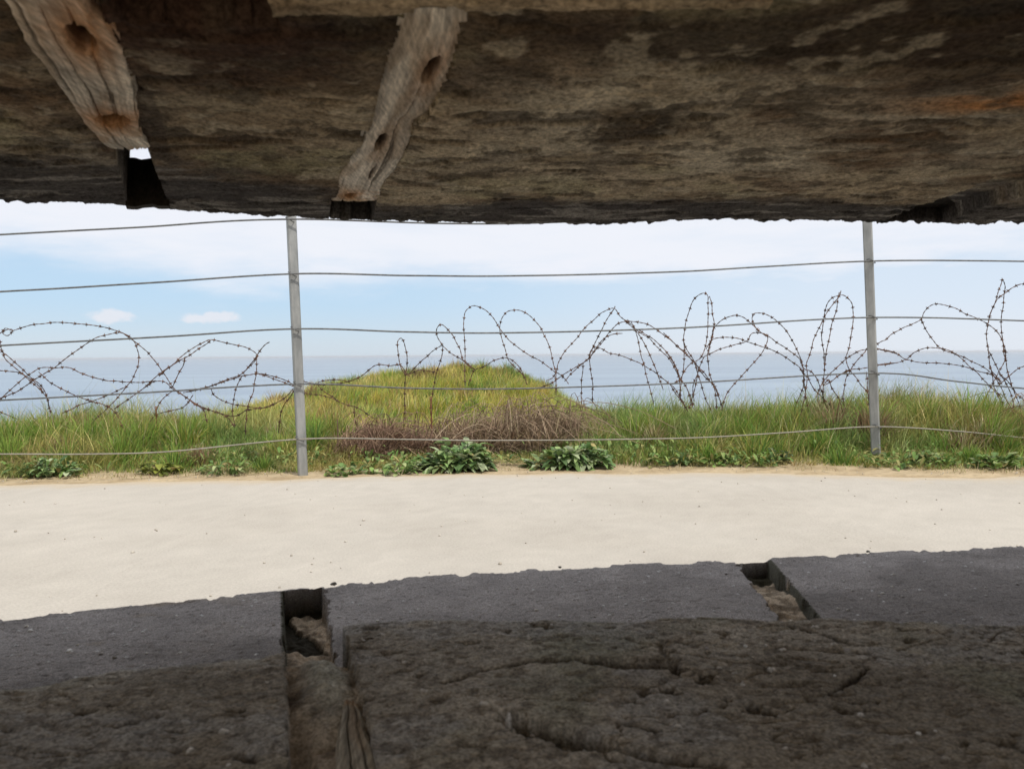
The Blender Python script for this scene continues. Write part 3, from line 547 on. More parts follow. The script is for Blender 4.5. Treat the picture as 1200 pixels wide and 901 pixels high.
# ---- old timber left in the slots
def timber(L, Rr, z0, up, prot, holes, seed, label, base=(.74, .67, .57), y0=None, y1=None, endrust=.1):
    ys = np.linspace(L[0, 1] if y0 is None else y0, L[-1, 1] if y1 is None else y1, 260)
    nu = 56; u = np.linspace(0, 1, nu)
    l = by_y(L, ys) + (fbm(ys * 40, ys * 0 + seed, 4, seed, .6) - .5) * .004; r = by_y(Rr, ys) + (fbm(ys * 40, ys * 0 + seed + 7, 4, seed, .6) - .5) * .005
    X = l[:, None] + (r - l)[:, None] * u; Y = np.tile(ys[:, None], (1, nu)) + (noise(u * 9, u * 0, seed) - .5)[None] * .005 * np.linspace(0, 1, 260)[:, None] ** 6
    U = np.tile(u, (260, 1))
    bow = U + (noise(Y * 5, U * 1.2, seed + 3) - .5) * .14
    grain = grainf(bow * 14, Y * 3, 4, seed + 1, .6); fine = grainf(bow * 30, Y * 9, 4, seed + 2, .7)
    d = prot * (1 - (2 * U - 1) ** 4 * .6) + .0019 * (grain - .5) + .0008 * (fine - .5)
    split = sstep(.68, .73, grainf(bow * 16, Y * 4, 3, seed + 9, .5)); d = d - .0022 * split
    c = mixc(base, np.array(base) * .70, sstep(.38, .64, grain)) * (.5 + 1.0 * fine)[..., None]; c = mixc(c, (.40, .29, .19), sstep(.54, .68, fbm(U * 2, Y * 9, 4, seed + 12)) * .5)
    c = mixc(c, np.array(base) * .25, split * .7)
    for (hx, hy, rx, ry, rust) in holes:
        q = ((X - hx - (Y - hy) * -.3) / rx) ** 2 + ((Y - hy) / ry) ** 2
        q = q * (.7 + .6 * fbm(X * 150, Y * 150, 2, seed))
        c = mixc(c, (.50, .22, .07), np.exp(-q / 5) * rust)
        m = sstep(1.3, .55, q); d = d - .014 * m; c = mixc(c, (.035, .018, .012), m)
    tl = sstep(endrust, .0, ys[-1] - Y); c = mixc(c, (.42, .24, .11), tl * .7 * sstep(.35, .6, fbm(X * 60, Y * 60, 3, seed + 4)))
    Z = z0 - up * d
    zz = z0 + up * .035
    Xr = np.concatenate([X[:, :1], X, X[:, -1:]], 1); Yr = np.concatenate([Y[:, :1], Y, Y[:, -1:]], 1)
    Zr = np.concatenate([np.full((260, 1), zz), Z, np.full((260, 1), zz)], 1)
    Xr = np.vstack([Xr[:1], Xr, Xr[-1:]]); Yr = np.vstack([Yr[:1], Yr, Yr[-1:]]); Zr = np.vstack([np.full((1, nu + 2), zz), Zr, np.full((1, nu + 2), zz)])
    c = np.concatenate([c[:, :1] * .5, c, c[:, -1:] * .5], 1); c = np.concatenate([c[:1] * .4, c, c[-1:] * .3], 0)
    nr, nc = Xr.shape
    me = np_mesh('timber', np.stack([Xr, Yr, Zr], -1).reshape(-1, 3), None, grid_quads(nr, nc, up > 0), c.reshape(-1, 3))
    return bpart('timber', me, M_wood, label)
timber(Lw, Rw, .180, 1, .003, [(-.239, .437, .0075, .020, .9), (-.297, .583, .011, .014, 1.0), (-.205, .40, .01, .02, .6)], 101, 'grey rotten timber with rust stained bolt holes, in the ceiling at far left')
timber(Lc, Rc, .180, 1, .002, [(-.049, .489, .0045, .022, .5), (-.108, .651, .0042, .025, .2), (-.134, .755, .002, .022, .1), (-.178, .862, .005, .012, .9)], 131, 'tapering grey rotten timber with bolt holes, in the middle of the ceiling', y1=.892)
Ls = np.array([(-.081, .34), (-.104, .438), (-.112, .49)]); Rs = np.array([(-.048, .34), (-.082, .438), (-.103, .492)])
timber(Ls, Rs, -.229, -1, .006, [], 151, 'pale splintered timber stump in the sill channel', base=(.42, .375, .30), endrust=.01)
# rotten plug closing the left ceiling slot's outer end, its shade painted black
pv = []
for (yy, h) in ((.893, .053), (.893, .0), (.913, .0), (.913, .053)):
    for k in range(9):
        q = k / 8; x = s1l(yy) - .002 + (s1r(yy) - s1l(yy) + .004) * q
        pv.append((x, yy + .003 * (noise(q * 7, yy * 50, 4) - .5), .176 + h + .004 * (noise(q * 5, h * 90, 8) - .5)))
pq = [[a * 9 + k, a * 9 + k + 1, ((a + 1) % 4) * 9 + k + 1, ((a + 1) % 4) * 9 + k] for a in range(4) for k in range(8)]
bpart('timber', np_mesh('plug', pv, None, pq, np.full((36, 3), (.03, .025, .02)), smooth=False), M_wood, 'rotten timber plug, its shade painted black, in the outer end of the left ceiling slot')

# ---- bunker shell
V, Q = box_arrays([(-1.17, 1.17, -.55, .188, .30, .65)]); bpart('roof', np_mesh('roof', V, None, Q, smooth=False), M_wall)  # unseen roof cut short behind to let daylight in
def wall(bx): V, Q = box_arrays([bx]); bpart('wall', np_mesh('wall', V, None, Q, smooth=False), M_wall)
wall((-1.16, -.995, -2.29, .76, -1.44, .299)); wall((.995, 1.16, -.30, 1.03, -1.44, .299)); wall((.995, 1.16, -2.29, -.301, -1.44, -.60))  # right wall lowered behind, out of view, to admit sun
wall((-.994, .994, -2.29, -2.1, -1.44, -.60))       # unseen rear left open above this low wall to let fill light in
V, Q = box_arrays([(-1.158, 1.158, -2.28, .5, -1.56, -1.445)]); bpart('floor', np_mesh('floor', V, None, Q, smooth=False), M_floor)  # unseen floor, raised and pale for light bounce

# ------------------------------------------------------------------ terrain
VE = np.array([(-40, 3.6), (-6, 3.75), (-2.65, 3.947), (-1.36, 4.043), (0, 4.175), (1.38, 4.13), (2.6, 3.894), (6, 3.5), (40, 2.5)])
MP = np.array([(-6, -3.2), (-4.2, -1.9), (-3.5, -1.15), (-3.05, -.84), (-2.7, -.58), (-2.4, -.45), (-2.0, -.38), (-1.583, -.325), (-1.1, -.275), (-.75, -.235), (-.35, -.24), (.0, -.275), (.2, -.36), (.42, -.49), (.949, -.80), (1.5, -1.2), (2.5, -2.2), (4, -4)])
def terrain(x, y):
    x = np.asarray(x, float); y = np.asarray(y, float)
    base = -.65 + .085 * sstep(4.35, 5.1, y + .15 * (noise(x * 1.3, y * 0, 2) - .5)) + .05 * (fbm(x * .9, y * .9, 3, 6) - .5) * sstep(4.2, 4.9, y)
    base = base + .10 * sstep(.4, 2.8, x) * sstep(4.4, 5.3, y) * sstep(4.2, 3.2, x)
    lip = 6.1 + .5 * (noise(x * .5, x * 0, 12) - .5)
    drop = np.maximum(y - lip, 0)
    base = base - .9 * drop ** 1.15 - .16 * np.maximum(y - lip - 1, 0) ** 2
    mp = np.interp(x, MP[:, 0], MP[:, 1])
    rise = sstep(5.6, 9.5, y); front = -.60 * (1 - rise) + mp * rise
    inside = sstep(-3.3, -2.6, x) * sstep(1.3, .6, x)
    front = np.where(mp > -1.0, front, mp)
    m = front + (.22 - .14 * sstep(6.5, 8.5, y)) * (fbm(x * 2.2, y * 1.6, 4, 9) - .5) * sstep(5.6, 6.5, y)
    m = m - 1.1 * np.maximum(y - 10.4, 0) ** 1.3
    mound = np.where(y > 5.2, m, -99)
    z = np.maximum(base, mound * 1.0)
    return np.maximum(z, -31.5)

def make_ground():
    xs = np.unique(np.round(np.r_[np.linspace(-70, -9, 50), np.arange(-9, 9, .075), np.linspace(9, 70, 50)], 4))
    ys = np.unique(np.round(np.r_[np.linspace(-60, -2.4, 24), np.linspace(-2.4, 1.2, 25), np.arange(1.2, 14, .075), np.linspace(14, 40, 50)], 4))
    X, Y = np.meshgrid(xs, ys); Z = terrain(X, Y) - .004
    n = fbm(X * 3, Y * 3, 4, 3); n2 = fbm(X * 14, Y * 14, 3, 7)
    c = mixc((.42, .33, .21), (.33, .25, .15), sstep(.4, .6, n2))
    gy = crv(VE, X) + .32 + .16 * (noise(X * 2.2, Y * 0, 5) - .5)
    c = mixc(c, (.16, .14, .05), sstep(-.08, .12, Y - gy + (n2 - .5) * .3))
    c = mixc(c, (.20, .22, .045), sstep(5.8, 6.6, Y) * .8)
    c = mixc(c, (.24, .20, .15), sstep(10.6, 12.5, Y) * sstep(-1.5, -4, Z))
    nr, nc = X.shape
    q = grid_quads(nr, nc)
    cx = .25 * (X[:-1, :-1] + X[1:, 1:] + X[:-1, 1:] + X[1:, :-1]).ravel(); cy = .25 * (Y[:-1, :-1] + Y[1:, 1:] + Y[:-1, 1:] + Y[1:, :-1]).ravel()
    keep = ~((np.abs(cx) < 1.08) & (cy > -2.2) & (cy < .62))
    o = link('ground', np_mesh('ground', np.stack([X, Y, Z], -1).reshape(-1, 3), None, q[keep], c.reshape(-1, 3)), None, M_ground)
    tag(o, kind='structure')
make_ground()

def make_path():
    xs = np.unique(np.round(np.r_[np.linspace(-38, -5, 40), np.arange(-5, 5, .03), np.linspace(5, 38, 40)], 4))
    ts = np.linspace(0, 1, 110)
    X = np.tile(xs, (110, 1)); e = crv(VE, X) + ((fbm(xs * 3, xs * 0, 4, 3) - .5) * .14)[None]
    Y = np.where(np.abs(X) < 1.17, .62, -1.5); Y = Y + (e - Y) * ts[:, None]
    Z = -.646 + .003 * (fbm(X * 2, Y * 2, 3, 2) - .5) - .006 * (ts[:, None] > .99)
    n = fbm(X * 1.2, Y * 2.2, 4, 23); n2 = fbm(X * 20, Y * 20, 3, 25)
    c = mixc((.43, .395, .342), (.405, .37, .318), sstep(.35, .65, n)) * (.93 + .14 * n2)[..., None]
    c = mixc(c, (.47, .38, .26), sstep(.22, .0, e - Y + (n2 - .5) * .2) * .7)
    nr, nc = X.shape
    tag(link('path', np_mesh('path', np.stack([X, Y, Z], -1).reshape(-1, 3), None, grid_quads(nr, nc), c.reshape(-1, 3)), None, M_path), kind='structure')
make_path()

# ---- sea
def make_sea():
    m, nt, p, out = new_mat('sea_water'); N = nt.nodes; L = nt.links
    p.inputs['Roughness'].default_value = .28
    p.inputs['IOR'].default_value = 1.33
    tc = N.new('ShaderNodeTexCoord'); mp = N.new('ShaderNodeMapping'); mp.inputs['Scale'].default_value = (.05, .11, 1)
    L.new(tc.outputs['Object'], mp.inputs['Vector'])
    prev = None
    for sc, st, d in ((.35, .25, 3.0), (3.0, .35, .5)):
        nz = N.new('ShaderNodeTexNoise'); nz.inputs['Scale'].default_value = sc; nz.inputs['Detail'].default_value = 6
        L.new(mp.outputs['Vector'], nz.inputs['Vector'])
        b = N.new('ShaderNodeBump'); b.inputs['Strength'].default_value = st; b.inputs['Distance'].default_value = d
        L.new(nz.outputs['Fac'], b.inputs['Height'])
        if prev: L.new(prev.outputs[0], b.inputs['Normal'])
        prev = b
    L.new(prev.outputs[0], p.inputs['Normal'])
    mp2 = N.new('ShaderNodeMapping'); mp2.inputs['Scale'].default_value = (.0006, .0045, 1); L.new(tc.outputs['Object'], mp2.inputs['Vector'])
    nb = N.new('ShaderNodeTexNoise'); nb.inputs['Scale'].default_value = 2.0; nb.inputs['Detail'].default_value = 6; L.new(mp2.outputs['Vector'], nb.inputs['Vector'])
    cr = N.new('ShaderNodeValToRGB'); cr.color_ramp.elements[0].position = .38; cr.color_ramp.elements[1].position = .62
    cr.color_ramp.elements[0].color = (.14, .20, .27, 1); cr.color_ramp.elements[1].color = (.195, .265, .33, 1)
    L.new(nb.outputs['Fac'], cr.inputs[0]); L.new(cr.outputs[0], p.inputs['Base Color'])
    ys = np.r_[np.linspace(15, 400, 30), np.geomspace(450, 30000, 40)]
    V = []; 
    for y in ys:
        for s in np.linspace(-1, 1, 21): V.append((s * (120 + y * 1.3), y, -30))
    tag(link('sea', np_mesh('sea', V, None, grid_quads(len(ys), 21), smooth=False), None, m), kind='structure')
make_sea()

# ------------------------------------------------------------------ fence
fence = empty('wire_fence', (0, 4.35, -.65), 'galvanised steel post fence strung with plain wire between path and grass', 'fence')
def fpart(name, me, mat, par=fence):
    o = link(name, me, par, mat); 
    if par is fence: o.location = (0, -4.35, .65)
    return o
def post(b, t, w, d, rot):
    b = np.array(b); t = np.array(t); a = Acc()
    ca, sa = math.cos(rot), math.sin(rot)
    prof = []
    bev = .006
    for sx, sy in ((-1, -1), (1, -1), (1, 1), (-1, 1)):
        for k in ((0, 1) if sx * sy > 0 else (1, 0)):
            px = sx * (w / 2 - (bev if k == 1 else 0)); py = sy * (d / 2 - (bev if k == 0 else 0))
            prof.append((px * ca - py * sa, px * sa + py * ca))
    n = len(prof); V = []
    for s in np.linspace(-.06, 1, 14):
        c = b + (t - b) * s
        V += [(c[0] + p[0], c[1] + p[1], c[2]) for p in prof]
    Q = [[i * n + k, i * n + (k + 1) % n, (i + 1) * n + (k + 1) % n, (i + 1) * n + k] for i in range(13) for k in range(n)]
    a.add(V, Q); base = 13 * n
    a.add([V[base + k] for k in range(n)] , [[0, 1, 2, 3], [0, 3, 4, 7], [4, 5, 6, 7]])
    return fpart('post', a.mesh('post', smooth=False), M_galv)
P1 = post((-1.158, 4.215, -.655), (-1.198, 4.215, .86), .050, .050, R(24))
P2 = post((2.204, 4.635, -.65), (2.130, 4.635, .92), .052, .052, R(-28))
post((-2.98, 3.91, -.66), (-2.99, 3.91, .80), .050, .050, R(20)); post((3.86, 4.80, -.66), (3.85, 4.80, .95), .050, .050, R(-20))
def wire_profile(P, step):
    return catmull(P, step)
for i, w in enumerate(WIRES):
    P = wire_profile(w, .05)
    P[:, 2] += (noise(P[:, 0] * 3, P[:, 0] * 0, i) - .5) * .0016
    V, Q = tube(P, .0046 if i < 4 else .0040, 6)
    fpart('wire', np_mesh('wire', V, None, Q), M_cable if i < 3 else (M_cable if i == 3 else M_cable2))
    for PO, xb, xt, zb, zt, yy in ((P1, -1.158, -1.198, -.655, .86, 4.185), (P2, 2.204, 2.130, -.65, .92, 4.602)):
        k = int(np.argmin(np.abs(P[:, 0] - (xb + (xt - xb) * .5)))); zz = P[k, 2]; xx = xb + (xt - xb) * (zz - zb) / (zt - zb)
        if zz > .75: continue
        V1, Q1 = tube(catmull([(xx - .020, yy + .030, zz + .010), (xx - .018, yy - .012, zz + .011), (xx, yy - .019, zz), (xx + .018, yy - .012, zz - .011), (xx + .020, yy + .030, zz - .010)], .006), .0026, 5)
        cl = link('wire_clip', np_mesh('clip', V1, None, Q1), PO, M_cable)

# ------------------------------------------------------------------ barbed wire
def barb(a, p, tdir):
    tdir = tdir / (np.linalg.norm(tdir) + 1e-9)
    v = rng.normal(size=3); v = np.cross(tdir, v); v /= np.linalg.norm(v)
    w = np.cross(tdir, v)
    for k, (dv, s) in enumerate(((v, 1), (w, -1))):
        o = tdir * .003 * s
        for sg in (1, -1):
            e = p + o + dv * sg * .0135 + tdir * rng.uniform(-.005, .005)
            V, Q = tube(np.array([p + o - dv * sg * .002, p + o + dv * sg * .007, e]), np.array([.0030, .0026, .0012]), 4)
            a.add(V, Q)
    V, Q = tube(np.array([p - tdir * .007, p, p + tdir * .007]), np.array([.0048, .0056, .0048]), 6); a.add(V, Q)

def coil(key, label):
    ss = STRANDS[key]
    allp = np.vstack([np.array(s) for s in ss]); cx, cy = allp[:, 0].mean(), allp[:, 1].mean()
    base = (cx, cy, float(terrain(cx, cy)))
    root = empty('barbed_wire_coil', base, label, 'barbed wire', 'rusty barbed wire coils behind the fence')
    for s in ss:
        P = catmull(s, .012)
        jit = np.stack([noise(np.arange(len(P)) * .21, np.zeros(len(P)), int(rng.integers(9999))) - .5 for _ in range(3)], 1) * .006
        P = P + jit
        a = Acc()
        # two twisted wires
        L = np.r_[0, np.cumsum(np.linalg.norm(np.diff(P, axis=0), axis=1))]
        T = np.gradient(P, axis=0); T /= np.linalg.norm(T, axis=1)[:, None] + 1e-9
        A = np.cross(T, (.1, 1, .2)); A /= np.linalg.norm(A, axis=1)[:, None] + 1e-9; B = np.cross(T, A)
        for ph in (0, math.pi):
            off = A * np.cos(L / .011 + ph)[:, None] + B * np.sin(L / .011 + ph)[:, None]
            V, Q = tube(P + off * .0017, .0019, 5); a.add(V, Q)
        d = rng.uniform(.02, .06)
        while d < L[-1] - .01:
            k = int(np.searchsorted(L, d)); barb(a, P[k], T[k]); d += rng.uniform(.062, .092)
        o = link('wire_strand', a.mesh('strand'), root, M_rust); o.location = (-base[0], -base[1], -base[2])
    return root
coil('left', 'sprawling rusty barbed wire tangle left of the nearer fence post, above the grass')
coil('low', 'low sagging barbed wire with one small narrow loop, just right of the nearer fence post')
coil('twin', 'barbed wire with two rounded arches in front of the top of the grassy mound')
coil('peak', 'barbed wire bunch rising to a sharp peak at the right foot of the mound')
coil('tall', 'barbed wire bunch with the tallest upright loop, midway between mound and right fence post')
coil('narrow', 'barbed wire bunch with narrow pointed loops immediately left of the farther fence post')
coil('right', 'barbed wire bunch right of the farther fence post, running out of frame')

def picket(p0, p1, label):
    p0 = np.array(p0); p1 = np.array(p1); a = Acc()
    P = catmull([p0, p0 * .6 + p1 * .4 + np.array([.004, 0, 0]), p1], .02)
    t = np.linspace(0, 1, len(P)); ang = t * 22
    off = np.stack([np.cos(ang), np.sin(ang), ang * 0], 1) * .0028
    for s in (1, -1):
        V, Q = tube(P + off * s, .0038, 6); a.add(V, Q)
    V, Q = tube(catmull([p1, p1 + (.007, 0, .008), p1 + (.0, 0, .015), p1 + (-.007, 0, .007), p1 + (.001, .0, -.003)], .004), .003, 6); a.add(V, Q)
    o = link('rusty_picket', a.mesh('picket'), None, M_rust2); me = o.data
    me.transform(__import__('mathutils').Matrix.Translation(-p0)); o.location = p0
    tag(o, label, 'picket', 'rusty iron pickets carrying the barbed wire')
picket((-.532, 5.0, -.60), (-.53, 5.0, -.285), 'short rusty twisted picket standing in the brown brush on the mound')
picket((-2.30, 4.95, -.60), (-2.30, 4.95, -.33), 'short rusty picket in the grass left of the nearer fence post')

# ------------------------------------------------------------------ grass and plants
def blades(P, H, W, lean, col0, col1, nseg=3):
    """P n x 3 roots; H heights; W widths; lean n x 2 tip offset as a fraction of the height; colours root and tip"""
    n = len(P); ts = np.linspace(0, 1, nseg + 1)
    az = rng.uniform(0, 2 * math.pi, n); side = np.stack([np.cos(az), np.sin(az), np.zeros(n)], 1)
    V = []; C = []
    for i, t in enumerate(ts):
        ctr = P + np.stack([lean[:, 0] * H * t ** 2, lean[:, 1] * H * t ** 2, H * (t - .30 * (lean ** 2).sum(1) * t ** 2)], 1)
        wd = (W * (1 - t ** 1.6))[:, None] * side * .5
        cc = col0 * (1 - t) + col1 * t
        if i < nseg: V += [ctr - wd, ctr + wd]; C += [cc, cc]
        else: V += [ctr]; C += [cc]
    k = 2 * nseg + 1
    V = np.stack(V, 1).reshape(-1, 3); C = np.stack(C, 1).reshape(-1, 3)
    b = np.arange(n)[:, None] * k
    Q = np.concatenate([b + np.array([[2 * i, 2 * i + 1, 2 * i + 3, 2 * i + 2]]) for i in range(nseg - 1)], 0)
    T = b + np.array([[2 * nseg - 2, 2 * nseg - 1, 2 * nseg]])
    return V, Q, T, C

def palette(n, cols, probs, jitter=.25):
    idx = rng.choice(len(cols), n, p=np.array(probs) / sum(probs))
    c = np.array(cols)[idx]; return c * rng.uniform(1 - jitter, 1 + jitter, (n, 1)) * rng.uniform(.93, 1.07, (n, 3))

def clump_pts(n, x0, x1, y0f, y1):
    x = rng.uniform(x0, x1, n); y = rng.uniform(0, 1, n)
    ya = y0f(x); y = ya + (y1 - ya) * y
    # gather roots into tussocks
    return x, y

def tufts(spots):
    """tussocks: one dense fan of long blades each"""
    for (tx, ty, rad, h, n, cols, probs) in spots:
        r = rad * rng.uniform(0, 1, n) ** .7; th = rng.uniform(0, 2 * math.pi, n)
        x = tx + r * np.cos(th) * .7; y = ty + r * np.sin(th) * .7
        if ty < 4.32 + .128 * tx: h = min(h, .15)
        H = h * rng.uniform(.45, 1.0, n) * (1 - .45 * (r / rad) ** 2)
        out = np.stack([np.cos(th), np.sin(th)], 1) * (r / rad)[:, None] * rng.uniform(.3, 1.3, (n, 1)) + rng.normal(0, .22, (n, 2))
        c1 = palette(n, cols, probs, .35)
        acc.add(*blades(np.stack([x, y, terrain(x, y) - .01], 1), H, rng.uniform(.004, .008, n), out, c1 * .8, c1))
def verge_front(x): return crv(VE, x) + .30 + .14 * (noise(x * 2.2, x * 0, 5) - .5) + .06 * (noise(x * 9, x * 0, 15) - .5)

GREEN = (.21, .33, .06); DKGREEN = (.12, .22, .05); YEL = (.42, .40, .10); STRAW = (.60, .51, .30); OLIVE = (.31, .30, .10); BROWN = (.27, .18, .10)
def patchwork(c, x, y):
    """drifts of drier, browner and fresher grass"""
    d = sstep(.50, .64, fbm(x * 1.5, y * 2.2, 3, 301))[:, None]; b = sstep(.60, .70, fbm(x * 2.2, y * 3, 3, 303))[:, None]; g = sstep(.55, .68, fbm(x * 1.8, y * 2.4, 3, 305))[:, None]
    l = c.mean(1, keepdims=True)
    c = c * (1 - .55 * d) + .55 * d * l * np.array([[2.0, 1.65, .55]])
    c = c * (1 - .6 * b) + .6 * b * l * np.array([[1.75, 1.15, .62]])
    return c * (1 - .35 * g) + .35 * g * l * np.array([[.85, 1.5, .55]])
acc = Acc()
def verge(n, hmin, hmax, cols, probs, ymax, dens_seed, thr, wmin=.003, wmax=.007):
    x, y = clump_pts(n, -4.6, 4.6, verge_front, ymax)
    d = fbm(x * 2.6, y * 2.6, 3, dens_seed); k = rng.uniform(0, 1, n) < sstep(thr - .12, thr + .12, d)
    x, y, d = x[k], y[k], d[k]; n = len(x)
    t = np.clip((y - verge_front(x)) / .55, 0, 1)
    H = rng.uniform(hmin, hmax, n) * (.45 + .55 * t) * (.20 + 1.6 * fbm(x * 2.3, y * 2.3, 3, 44))
    boost = -.25 * np.exp(-((x + 2.7) / .2) ** 2) - .25 * np.exp(-((x + 1.6) / .3) ** 2) + .55 * np.exp(-((x + 3.1) / .28) ** 2) + .6 * np.exp(-((x + 2.3) / .45) ** 2) + .35 * np.exp(-((x - .95) / .4) ** 2) + .5 * np.exp(-((x - 3.05) / .4) ** 2) + .2 * np.exp(-((x - 1.6) / .5) ** 2) + .2 * np.exp(-((x - 2.2) / .2) ** 2)
    low = 1 - .65 * np.exp(-((x + .35) / .75) ** 4)
    H = H * (1 + boost) * low * np.where(y < 4.32 + .128 * x, .55, 1.) * (1 - .8 * np.exp(-((x - 2.19) / .12) ** 2) * (y < 4.68)) * (1 - .6 * np.exp(-((x + 1.16) / .10) ** 2) * (y < 4.3))
    P = np.stack([x, y, terrain(x, y) - .01], 1)
    tus = _hash(np.floor(x / .11), np.floor(y / .11), 3) * 6.28
    lean = np.stack([np.cos(tus), np.sin(tus)], 1) * rng.uniform(0, .7, (n, 1)) + rng.normal(0, .38, (n, 2)) + np.array([[.15, -.08]])
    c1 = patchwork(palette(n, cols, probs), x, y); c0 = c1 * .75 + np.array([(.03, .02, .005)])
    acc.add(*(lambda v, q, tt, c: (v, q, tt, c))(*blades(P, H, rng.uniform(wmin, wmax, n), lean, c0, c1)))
verge(60000, .04, .12, [GREEN, DKGREEN, OLIVE, YEL], [4, 2, 3, 2], 6.2, 50, .12, .004, .009)
verge(42000, .07, .17, [GREEN, DKGREEN, OLIVE, YEL], [5, 2, 2, 2], 6.3, 51, .42)
verge(26000, .09, .21, [GREEN, OLIVE, YEL, STRAW], [4, 3, 2.5, 1.6], 6.3, 57, .50)
verge(12000, .05, .14, [STRAW, BROWN, OLIVE], [3, 3, 2], 6.0, 63, .50, .002, .005)
verge(1100, .20, .34, [STRAW, YEL, OLIVE], [3, 2, 2], 6.2, 69, .50, .002, .004)
sp = []
for i in range(150):
    tx = rng.uniform(-4.4, 4.4); ty = float(verge_front(np.array(tx))) + rng.uniform(.08, 1.1)
    near = .45 if -1.0 < tx < .5 else random.choice((.7, 1., 1., 1.35))
    if abs(tx - 2.19) < .22 and ty < 4.9: continue
    k = rng.integers(0, 5)
    cols, pr = ([GREEN, DKGREEN, YEL], [5, 2, 1]) if k < 2 else (([YEL, OLIVE, GREEN], [3, 2, 2]) if k < 3 else (([STRAW, BROWN, OLIVE], [3, 3, 1]) if k < 4 else ([(.30, .42, .08), GREEN], [2, 2])))
    sp.append((tx, ty, rng.uniform(.06, .16), rng.uniform(.12, .27) * near, int(rng.integers(90, 230)), cols, pr))
for tx, ty, h in ((-3.15, 4.85, .36), (-3.0, 4.95, .34), (-3.3, 4.9, .30), (-2.35, 4.85, .32), (-2.1, 4.9, .31), (-2.6, 4.95, .28), (.95, 5.1, .30), (.8, 5.0, .28), (1.3, 5.1, .24), (2.75, 5.1, .32), (3.0, 5.05, .38), (3.2, 5.1, .33), (2.4, 5.05, .30)):
    sp.append((tx, ty, .17, h, 260, [GREEN, YEL, (.30, .42, .08), STRAW], [4, 2, 3, 1]))
for tx, ty, h in ((-3.45, 4.7, .20), (-3.3, 4.6, .15), (-2.75, 4.65, .17), (-2.6, 4.55, .14), (-1.9, 4.6, .13), (2.1, 5.0, .30), (2.3, 4.9, .28), (3.45, 4.9, .30)):
    sp.append((tx, ty, .18, h, 300, [BROWN, (.36, .22, .13), STRAW, (.20, .12, .08)], [4, 3, 1, 2]))
tufts(sp)
n = 9000   # short bleached stubble in the sandy strip
x = rng.uniform(-4.6, 4.6, n); y = crv(VE, x) + .10 + rng.uniform(0, 1, n) ** .6 * .32
k = rng.uniform(0, 1, n) < sstep(.35, .65, fbm(x * 3, y * 6, 3, 31)); x, y = x[k], y[k]; n = len(x)
c1 = palette(n, [STRAW, OLIVE, BROWN], [5, 2, 1]); acc.add(*blades(np.stack([x, y, terrain(x, y) - .005], 1), rng.uniform(.015, .05, n), rng.uniform(.002, .004, n), rng.normal(0, .8, (n, 2)), c1 * .8, c1))
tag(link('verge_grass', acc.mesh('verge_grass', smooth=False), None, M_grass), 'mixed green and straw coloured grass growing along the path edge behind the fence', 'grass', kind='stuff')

def leaf(L, W, base, az, el, droop, col):
    """one folded pointed leaf: 2 x 5 quads"""
    ts = np.linspace(0, 1, 6); V = []
    ca, sa = math.cos(az), math.sin(az)
    for t in ts:
        r = L * t * math.cos(el) ; h = L * (t * math.sin(el) - droop * t * t)
        w = W * math.sin(math.pi * min(1, t * .92 + .06)) ** .8 * .5
        cx, cy = base[0] + ca * r, base[1] + sa * r
        V += [(cx - sa * w * -1, cy + ca * w * -1, base[2] + h + w * .35), (cx, cy, base[2] + h), (cx - sa * w, cy + ca * w, base[2] + h + w * .35)]
    Q = [[i * 3 + k, i * 3 + k + 1, i * 3 + k + 4, i * 3 + k + 3] for i in range(5) for k in range(2)]
    return np.array(V), np.array(Q)

# low broad-leaved ground cover creeping out onto the sand
acc = Acc(); n = 5200
x = rng.uniform(-4.6, 4.6, n); y = verge_front(x) - .05 + rng.uniform(0, 1, n) ** 1.5 * .42
k = rng.uniform(0, 1, n) < sstep(.42, .60, fbm(x * 2.3, y * 2.3, 3, 505)); x, y = x[k], y[k]; zt = terrain(x, y)
GC = np.array([(.13, .22, .05), (.20, .30, .08), (.26, .32, .10), (.10, .17, .05), (.30, .28, .10)])
for i in range(len(x)):
    V, Q = leaf(random.uniform(.03, .075), random.uniform(.012, .026), (x[i], y[i], zt[i] + random.uniform(.0, .06)), random.uniform(0, 6.28), random.uniform(.0, 1.2), random.uniform(.1, .7), None)
    acc.add(V, Q, None, GC[random.randrange(5)] * random.uniform(.75, 1.25))
tag(link('ground_cover', acc.mesh('ground_cover'), None, M_leaf), 'low broad leaved ground cover creeping onto the sandy path edge', 'ground cover', kind='stuff')

acc = Acc()
def mound_grass(n, hmin, hmax, cols, probs, seed, thr, wmin=.004, wmax=.009):
    x = rng.uniform(-3.9, 2.2, n); y = rng.uniform(5.7, 11.0, n)
    d = fbm(x * 1.4, y * 1.4, 4, seed); z = terrain(x, y)
    k = (z > -1.4) & (rng.uniform(0, 1, n) < sstep(thr - .1, thr + .1, d)); x, y, z = x[k], y[k], z[k]; n = len(x)
    H = rng.uniform(hmin, hmax, n) * (.6 + .8 * fbm(x * 2, y * 2, 3, 45))
    tus = _hash(np.floor(x / .16), np.floor(y / .16), 3) * 6.28
    lean = np.stack([np.cos(tus), np.sin(tus)], 1) * rng.uniform(0, .6, (n, 1)) + rng.normal(0, .3, (n, 2)) + np.array([[.15, 0]])
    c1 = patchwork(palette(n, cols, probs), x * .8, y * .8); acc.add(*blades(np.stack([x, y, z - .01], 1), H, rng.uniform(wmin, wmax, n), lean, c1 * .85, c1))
LIME = (.45, .43, .07); GOLD = (.58, .45, .13)
mound_grass(46000, .06, .15, [LIME, GREEN, OLIVE], [4, 4, 2], 81, .30)
mound_grass(30000, .08, .19, [LIME, GOLD, STRAW], [4, 4, 1], 83, .50)
